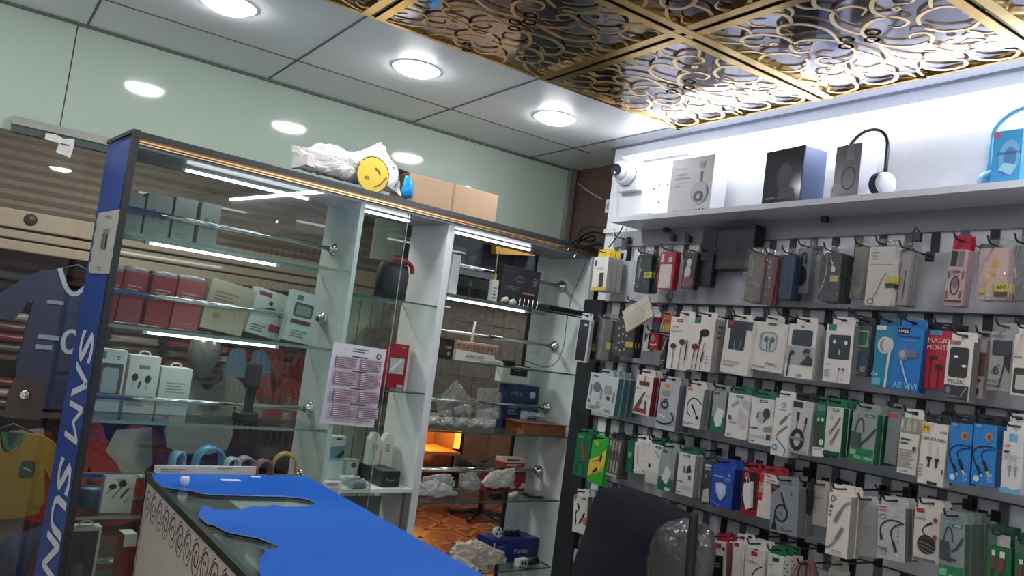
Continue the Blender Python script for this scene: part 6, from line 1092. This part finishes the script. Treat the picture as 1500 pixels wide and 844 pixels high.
product('white and red box with red upright lettering', (1114, 694), (1139, 697), (1109, 758), (216, 204, 194), [('r', (190, 40, 44), .0, .0, .24, .62), ('t', (230, 200, 190), 'CHARGE', .12, .32, .12, 90, .5), ('f', (150, 120, 110), .4, .1, .9, .2, 2), ('p', (190, 50, 50), [(.3, .0), (.7, .03), (.5, .06)])], d=.03, stack=1, X=1.93, short='white and red upright lettered box', name='charger_box', tab=(170, 30, 40))
product('large grey cable box with a black looped cable and corner ribbon', (1130, 710), (1170, 713), (1121, 778), (132, 138, 144), [('p', (64, 44, 48), [(.0, .0), (.36, .02), (.02, .2)]), ('t', (190, 110, 110), 'LED', .13, .07, .05, -12, .2), ('l', (30, 34, 38), .06, [(.38, .16), (.48, .32), (.58, .5)]), ('o', (30, 34, 38), .42, .58, .22, .17, .055), ('l', (30, 34, 38), .05, [(.21, .6), (.17, .78), (.18, .86)]), ('p', (30, 34, 38), [(.12, .8), (.24, .8), (.28, .94), (.08, .94)]), ('t', (40, 44, 48), 'N', .42, .58, .08), ('t', (60, 64, 68), 'h', .5, .9, .09), ('f', (120, 90, 86), .6, .88, .9, .94, 1), ('e', (60, 64, 68), .78, .16, .04, .025)], d=.034, stack=1, side=(96, 100, 106), X=1.92, short='large grey looped cable box')
p = atx(1182, 730, 1.96); b = MB()
for i in range(4): b.tube([(.009*math.cos(R(a))+.003*i-.004, .004*i, .042*math.sin(R(a))) for a in range(0, 360, 20)], .003, m_black, 6, True)
b.box((-.01, -.004, .01), (.012, .016, .03), m_black, None, .003); o = b.build('cable_coil'); o.matrix_world = wallM(1.955, p.y, p.z); tag(o, 'coiled bare black cable hanging beside the large grey cable box', 'cable'); hook(p.y, p.z+.043, 1.955, 'coiled bare black cable')
product('plain white paper bag of chargers behind the long O-logo cable box', (1191, 717), (1212, 718), (1187, 769), (196, 184, 174), [('f', (150, 140, 132), .2, .2, .8, .28, 2), ('e', (140, 130, 124), .3, .5, .06, .03)], d=.02, stack=1, X=1.985, short='plain white paper bag', name='paper_bag', cat='bag', roll=.03)
product('long white cable box with a round O logo and a grey braided cable', (1215, 722), (1247, 727), (1207, 811), (222, 210, 198), [('o', (70, 68, 66), .2, .09, .08, .045, .035), ('t', (110, 106, 102), 'plus', .38, .09, .025), ('e', (70, 100, 120), .16, .22, .08, .03), ('e', (80, 90, 100), .14, .3, .05, .02), ('e', (80, 90, 100), .13, .36, .05, .02), ('l', (128, 124, 122), .17, [(.36, .46), (.58, .28)]), ('l', (132, 128, 126), .09, [(.58, .28), (.76, .16), (1, .1)]), ('l', (128, 124, 122), .15, [(.76, .52), (.5, .72)]), ('l', (132, 128, 126), .08, [(.5, .72), (.3, .84), (.04, .9)]), ('f', (150, 140, 132), .34, .9, .8, .93, 1), ('rr', (190, 180, 170), .34, .94, .8, .98, .02)], d=.03, stack=1, side=(150, 144, 138), X=1.9, short='long white O-logo cable box')
product('clear blister pack of pale cable between the O-logo and TPE boxes', (1256, 742), (1283, 738), (1250, 816), GL('blister_clear', (206, 206, 206), .1, .8, .12, .6, 30, .35), [('l', (150, 148, 148), .05, [(.2, .2), (.6, .3), (.5, .7)]), ('f', (140, 138, 138), .3, .4, .6, .6, 3)], d=.02, X=1.95, short='clear blister pack', name='blister_pack', cat='pack', tab=(186, 184, 182))
product('grey cable box reading TPE with two black curved cables', (1286, 740), (1326, 744), (1275, 815), (178, 178, 178), [('r', (180, 40, 48), .05, .02, .32, .11), ('t', (240, 210, 210), 'OTEN', .18, .065, .045), ('o', (110, 128, 122), .2, .21, .12, .045, .03), ('f', (130, 130, 130), .62, .17, .78, .2, 1), ('l', (44, 44, 48), .05, [(.98, .3), (.7, .26), (.36, .28), (.14, .4), (.14, .56)]), ('l', (44, 44, 48), .09, [(.14, .54), (.18, .66)]), ('l', (206, 206, 206), .07, [(.18, .66), (.22, .72)]), ('l', (44, 44, 48), .05, [(.9, .3), (.66, .36), (.52, .48), (.6, .66)]), ('l', (44, 44, 48), .1, [(.6, .64), (.72, .84)]), ('l', (200, 206, 210), .08, [(.74, .86), (.8, .92)]), ('t', (90, 56, 60), 'TPE', .22, .82, .09, 0, .36), ('r', (150, 90, 96), .04, .9, .4, .91)]+[('e', (90, 90, 92), .8, .45+.09*i, .03, .018) for i in range(3)], d=.03, stack=1, side=(110, 108, 108), X=1.915, short='grey TPE box')
product('white cable box with a thick black coiled cable and red seals', (1340, 743), (1378, 750), (1330, 818), (204, 194, 184), [('r', (180, 40, 48), .08, .0, .38, .08), ('t', (150, 96, 88), 'CABLE', .26, .19, .05), ('l', (44, 40, 42), .09, [(.7, .24), (.5, .3)]), ('l', (44, 40, 42), .04, [(.5, .3), (.34, .4), (.5, .5), (.62, .56)]), ('e', (48, 44, 46), .52, .66, .36, .18), ('l', (150, 142, 136), .02, [(.2, .62), (.5, .64), (.84, .7)]), ('l', (150, 142, 136), .02, [(.18, .68), (.5, .71), (.84, .77)]), ('l', (150, 142, 136), .02, [(.22, .75), (.5, .79), (.8, .82)]), ('e', (140, 60, 56), .84, .18, .08, .05), ('e', (150, 60, 60), .84, .5, .08, .05), ('r', (110, 104, 98), .06, .92, .9, .98)], d=.03, stack=1, X=1.92, short='white box with a black coil')
product('clear and green cable box with a grey bag shaped picture, lower right', (1377, 763), (1413, 767), (1367, 843), (130, 140, 140), GLG(.5, .42)+[('l', (60, 64, 66), .06, [(.16, .36), (.3, .12), (.48, .14), (.54, .36)]), ('p', (66, 70, 76), [(.02, .34), (.4, .36), (.5, .72), (.04, .68)]), ('l', (60, 64, 66), .09, [(.5, .52), (.7, .46), (.96, .26)]), ('r', (56, 60, 62), .3, .64, .7, .68), ('r', (24, 124, 66), .0, .78, 1, 1), ('r', (110, 176, 140), .04, .84, .34, .96), ('r', (110, 176, 140), .42, .92, .6, 1)], d=.026, stack=3, side=(70, 96, 74), X=1.9, short='lower bag picture box')
for TLp, TRp, BLp, lb in (((1447, 797), (1482, 803), (1440, 872), 'green cable box with two red cables in the bottom corner'), ((1487, 811), (1522, 817), (1480, 884), 'green cable box with red cables cut by the frame corner')):
    product(lb, TLp, TRp, BLp, (18, 104, 58), [('r', (70, 100, 84), .0, -.26, .5, 0), ('r', (170, 166, 160), .4, -.22, .95, 0), ('r', (216, 212, 204), .2, .1, .34, .2), ('r', (216, 212, 204), .54, .1, .74, .22), ('l', (150, 40, 48), .15, [(.26, .2), (.26, .45)]), ('l', (150, 40, 48), .2, [(.64, .22), (.6, .5)]), ('l', (80, 40, 36), .08, [(.26, .45), (.26, 1)]), ('l', (80, 40, 36), .08, [(.6, .5), (.58, 1)])], d=.026, stack=1, X=1.9, short=lb.replace('green cable box', 'green box'), tab=(20, 70, 46), tabz=.04)
# --- fifth row and the strip by the end panel
product('white cable pack with black bent plugs and a pink corner, low beside the end panel', (841, 725), (861, 727), (832, 777), (206, 204, 198), [('p', (190, 90, 100), [(.0, .0), (.3, .0), (.1, .2)]), ('l', (40, 40, 44), .12, [(.3, .22), (.45, .36)]), ('l', (40, 40, 44), .07, [(.4, .38), (.2, .5), (.25, .68), (.2, .8)]), ('l', (40, 40, 44), .1, [(.86, .44), (.5, .75)]), ('e', (206, 80, 90), .9, .66, .14, .1), ('f', (80, 100, 84), .6, .04, .95, .1, 1)], d=.022, stack=2, side=(92, 104, 70), X=1.98, short='white pack with bent plugs', name='cable_pack', cat='pack')
lowz = [('white box with a red logo and a dark side window', (1046, 792), (1064, 795), (1033, 866), (212, 200, 190), [('r', (180, 40, 50), .16, .04, .6, .13), ('e', (60, 36, 36), .8, .13, .1, .04), ('r', (30, 32, 40), .0, .26, .8, 1), ('f', (170, 170, 170), .2, .4, .6, .5, 2)], (150, 70, 70), (176, 24, 44)),
 ('plain white box with a red logo at its top, low row', (1075, 793), (1091, 797), (1066, 868), (212, 202, 194), [('r', (180, 40, 50), .06, .02, .5, .09), ('l', (196, 170, 164), .04, [(.7, .1), (.9, .5), (.7, .9)])], None, (206, 200, 196)),
 ('white box reading CABLE with a dark curl, low row', (1093, 801), (1120, 807), (1085, 872), (212, 202, 194), [('r', (180, 40, 50), .3, .06, .64, .15), ('t', (150, 110, 104), 'CABLE', .4, .28, .06), ('l', (44, 40, 42), .05, [(.95, .32), (.6, .42), (.45, .6), (.7, .85)]), ('r', (70, 66, 66), .42, .0, .66, .03)], None, (206, 200, 196)),
 ('white box with a green logo and dotted sides, low row', (1125, 812), (1147, 815), (1118, 880), (206, 206, 194), [('rr', (20, 90, 60), .32, .05, .76, .14, .03), ('f', (140, 140, 130), .1, .2, .4, .28, 2), ('r', (190, 190, 178), .2, .4, .8, 1)], (196, 192, 182), (20, 110, 60))]
for i, (lb, TLp, TRp, BLp, col, L, side, tb) in enumerate(lowz):
    product(lb, TLp, TRp, BLp, col, L, d=.026, stack=2 if i == 3 else 1, side=side, X=1.9, short=lb.split(',')[0], tab=tb, sidegfx=[('e', (90, 60, 54), .3+.4*(k % 2), .1+.07*k, .14, .015) for k in range(10)] if i == 3 else None)
p = atx(1180, 832, 1.93); b = MB()
for i in range(6): b.tube(spline([(-.04+.012*i, .006*i, -.12), (-.035+.01*i, .004*i, -.03), (-.012+.006*i, 0, .012+.003*i), (.022+.004*i, .0, -.004*i), (.03+.006*i, .004*i, -.12)], 6), .0028, C((96, 40, 42)) if i % 2 else C((150, 110, 100)), 6)
o = b.build('cable_bundle'); o.matrix_world = wallM(1.93, p.y, p.z); tag(o, 'bundle of maroon braided cables looped over a hook, low row', 'cable'); hook(p.y, p.z+.01, 1.93, 'bundle of maroon braided cables')
product('grey clear bag with green dots at the bottom of the frame', (1214, 832), (1240, 838), (1208, 880), (150, 148, 140), [('e', (110, 150, 70), .2, .2, .05, .04), ('e', (110, 150, 70), .3, .4, .05, .04)], d=.016, X=1.92, short='grey bag with green dots', name='accessory_bag', cat='bag')
# bare hooks and clips above the top row
for px, py, lb in ((915, 358, 'dark clip hanging empty on the white wall above the yellow pack'), ):
    p = atx(px, py, 2.08); b = MB(); b.prism([(-.013, .022), (.013, .022), (.011, .004), (.014, -.02), (-.014, -.02), (-.011, .004)], -.006, .006, M('clip_grey', (84, 86, 90), .4)); o = b.build('clip'); o.matrix_world = wallM(2.08, p.y, p.z); tag(o, lb, 'clip'); hook(p.y, p.z+.02, 2.06, 'empty dark clip')
for px, py, lb in ((975, 335, 'dark bracket screwed to the header board above the red framed case'), (1207, 320, 'dark bracket screwed to the header board above the pearl chain case'), (985, 348, 'dark bulldog clip above the red framed case'), (1007, 350, 'dark bulldog clip above the figure print case'), (1343, 347, 'grey bulldog clip above the plain grey board')):
    p = atx(px, py, 2.09); b = MB(); b.box((-.009, 0, -.012), (.009, .018, .012), M('clip_dark', (62, 63, 70), .4), None, .002); b.tube([(-.008, .002, .012), (0, -.006, .026), (.008, .002, .012)], .0016, m_hook, 6); o = b.build('clip'); o.matrix_world = wallM(2.085, p.y, p.z); tag(o, lb, 'clip')
for i, (px, py) in enumerate(((1148, 462), (1255, 462), (1078, 463), (1294, 720), (1352, 700), (1258, 717), (1405, 755))):
    p = atx(px, py, 1.99); b = MB(); L = XS-1.96
    b.box((-.011, L-.003, -.014), (.011, L, .012), m_hook); b.tube([(0, L-.002, 0), (0, .01, 0), (0, -.008, .016)], .0024, m_hook, 6)
    o = b.build('display_hook'); o.matrix_world = wallM(1.96, p.y, p.z); tag(o, 'one of the empty black wire hooks poking out between the hanging boxes', 'hook', 'empty hooks on the slat wall')

# ------------------------------------------------------------------ chair with a jacket over it
XC = 1.83
def cpt(x, y, X=XC): p = atx(x, y, X); return (p.y, p.z)
navy = [(836, 850), (850, 800), (864, 752), (872, 726), (884, 713), (905, 712), (925, 714), (955, 724), (985, 739), (1008, 752), (1024, 770), (1034, 800), (1036, 860), (1030, 930), (930, 960), (830, 930)]
q = [cpt(*p) for p in navy]; cy_ = sum(a for a, c in q)/len(q); cz_ = sum(c for a, c in q)/len(q)
m_navy = M('navy_cloth', (15, 19, 34), .9, var=.25, scale=7, bump=.3)
b = MB(); b.pillow(spline([(-(a-cy_), c-cz_) for a, c in q], 3, True), .05, .05, m_navy, None, 8, .010, 3, fr=7)
o = b.build('jacket'); o.matrix_world = wallM(XC, cy_, cz_); tag(o, 'dark navy jacket draped over the chair back before the slat wall', 'jacket')
blk = [(958, 850), (957, 812), (964, 786), (978, 767), (1000, 760), (1024, 764), (1039, 778), (1045, 800), (1042, 830), (1040, 870), (1036, 930), (964, 930)]
X2 = 1.70; q = [cpt(*p, X2) for p in blk]; cy2 = sum(a for a, c in q)/len(q); cz2 = sum(c for a, c in q)/len(q)
t = thing('office_chair', 'black office chair with its backrest still in clear plastic wrap', 'chair', None, wallM(X2, cy2, 0))
out = spline([(-(a-cy2), c) for a, c in q], 3, True); zc_ = cz2
b = MB(); b.pillow(out, .05, .04, M('chair_black', (30, 31, 33), .5), None, 7, .003, 2, fr=8); b.build('backrest', t)
b = MB(); b.pillow([(x*1.05, zc_+(z-zc_)*1.04) for x, z in out], .060, .02, GL('chair_wrap', (228, 228, 228), .12, .7, .14, 1.0, 26, .06), None, 7, .010, 4, fr=14); b.build('plastic_wrap', t)
b = MB(); b.tube(spline([(.05+.006*i, -.04-.004*i, zc_+.14-.05*i) for i in range(5)], 3), .012, M('strap_black', (26, 26, 28), .6), 8); b.build('strap', t)
b = MB(); b.box((-.24, -.46, .42), (.24, -.02, .5), M('chair_black', (30, 31, 33), .5), None, .03); b.build('seat', t)
b = MB(); b.tube([(0, .0, .85), (0, .0, .6), (0, -.05, .44), (0, -.22, .42)], .02, m_black); b.tube([(0, -.24, .42), (0, -.24, .08)], .03, m_black)
for k in range(5): b.tube([(0, -.24, .09), (.3*math.cos(k*1.257), -.24+.3*math.sin(k*1.257), .04)], .02, m_black)
b.build('base', t)
zj = min(c for a, c in [cpt(*p) for p in navy]); b = MB(); b.tube([(0, -.05, .45), (-(cy_-cy2)*.5, .08, .5), (-(cy_-cy2), XC-X2, .6), (-(cy_-cy2), XC-X2, zj-.0)], .016, m_black); b.build('back_frame', t)

# ------------------------------------------------------------------ world, view
w = bpy.data.worlds.new('world'); sc.world = w; w.use_nodes = True
bg = w.node_tree.nodes['Background']; bg.inputs[0].default_value = (.75, .8, .85, 1); bg.inputs[1].default_value = .12
sc.view_settings.view_transform = 'Standard'; sc.view_settings.look = 'None'; sc.view_settings.gamma = 1
sc.view_settings.use_curve_mapping = False; sc.view_settings.exposure = 0.9
sc.cycles.max_bounces = 14; sc.cycles.transparent_max_bounces = 32; sc.cycles.glossy_bounces = 6
sc.cycles.sample_clamp_indirect = 4; sc.cycles.caustics_reflective = False; sc.cycles.caustics_refractive = False
sc.cycles.use_denoising = True
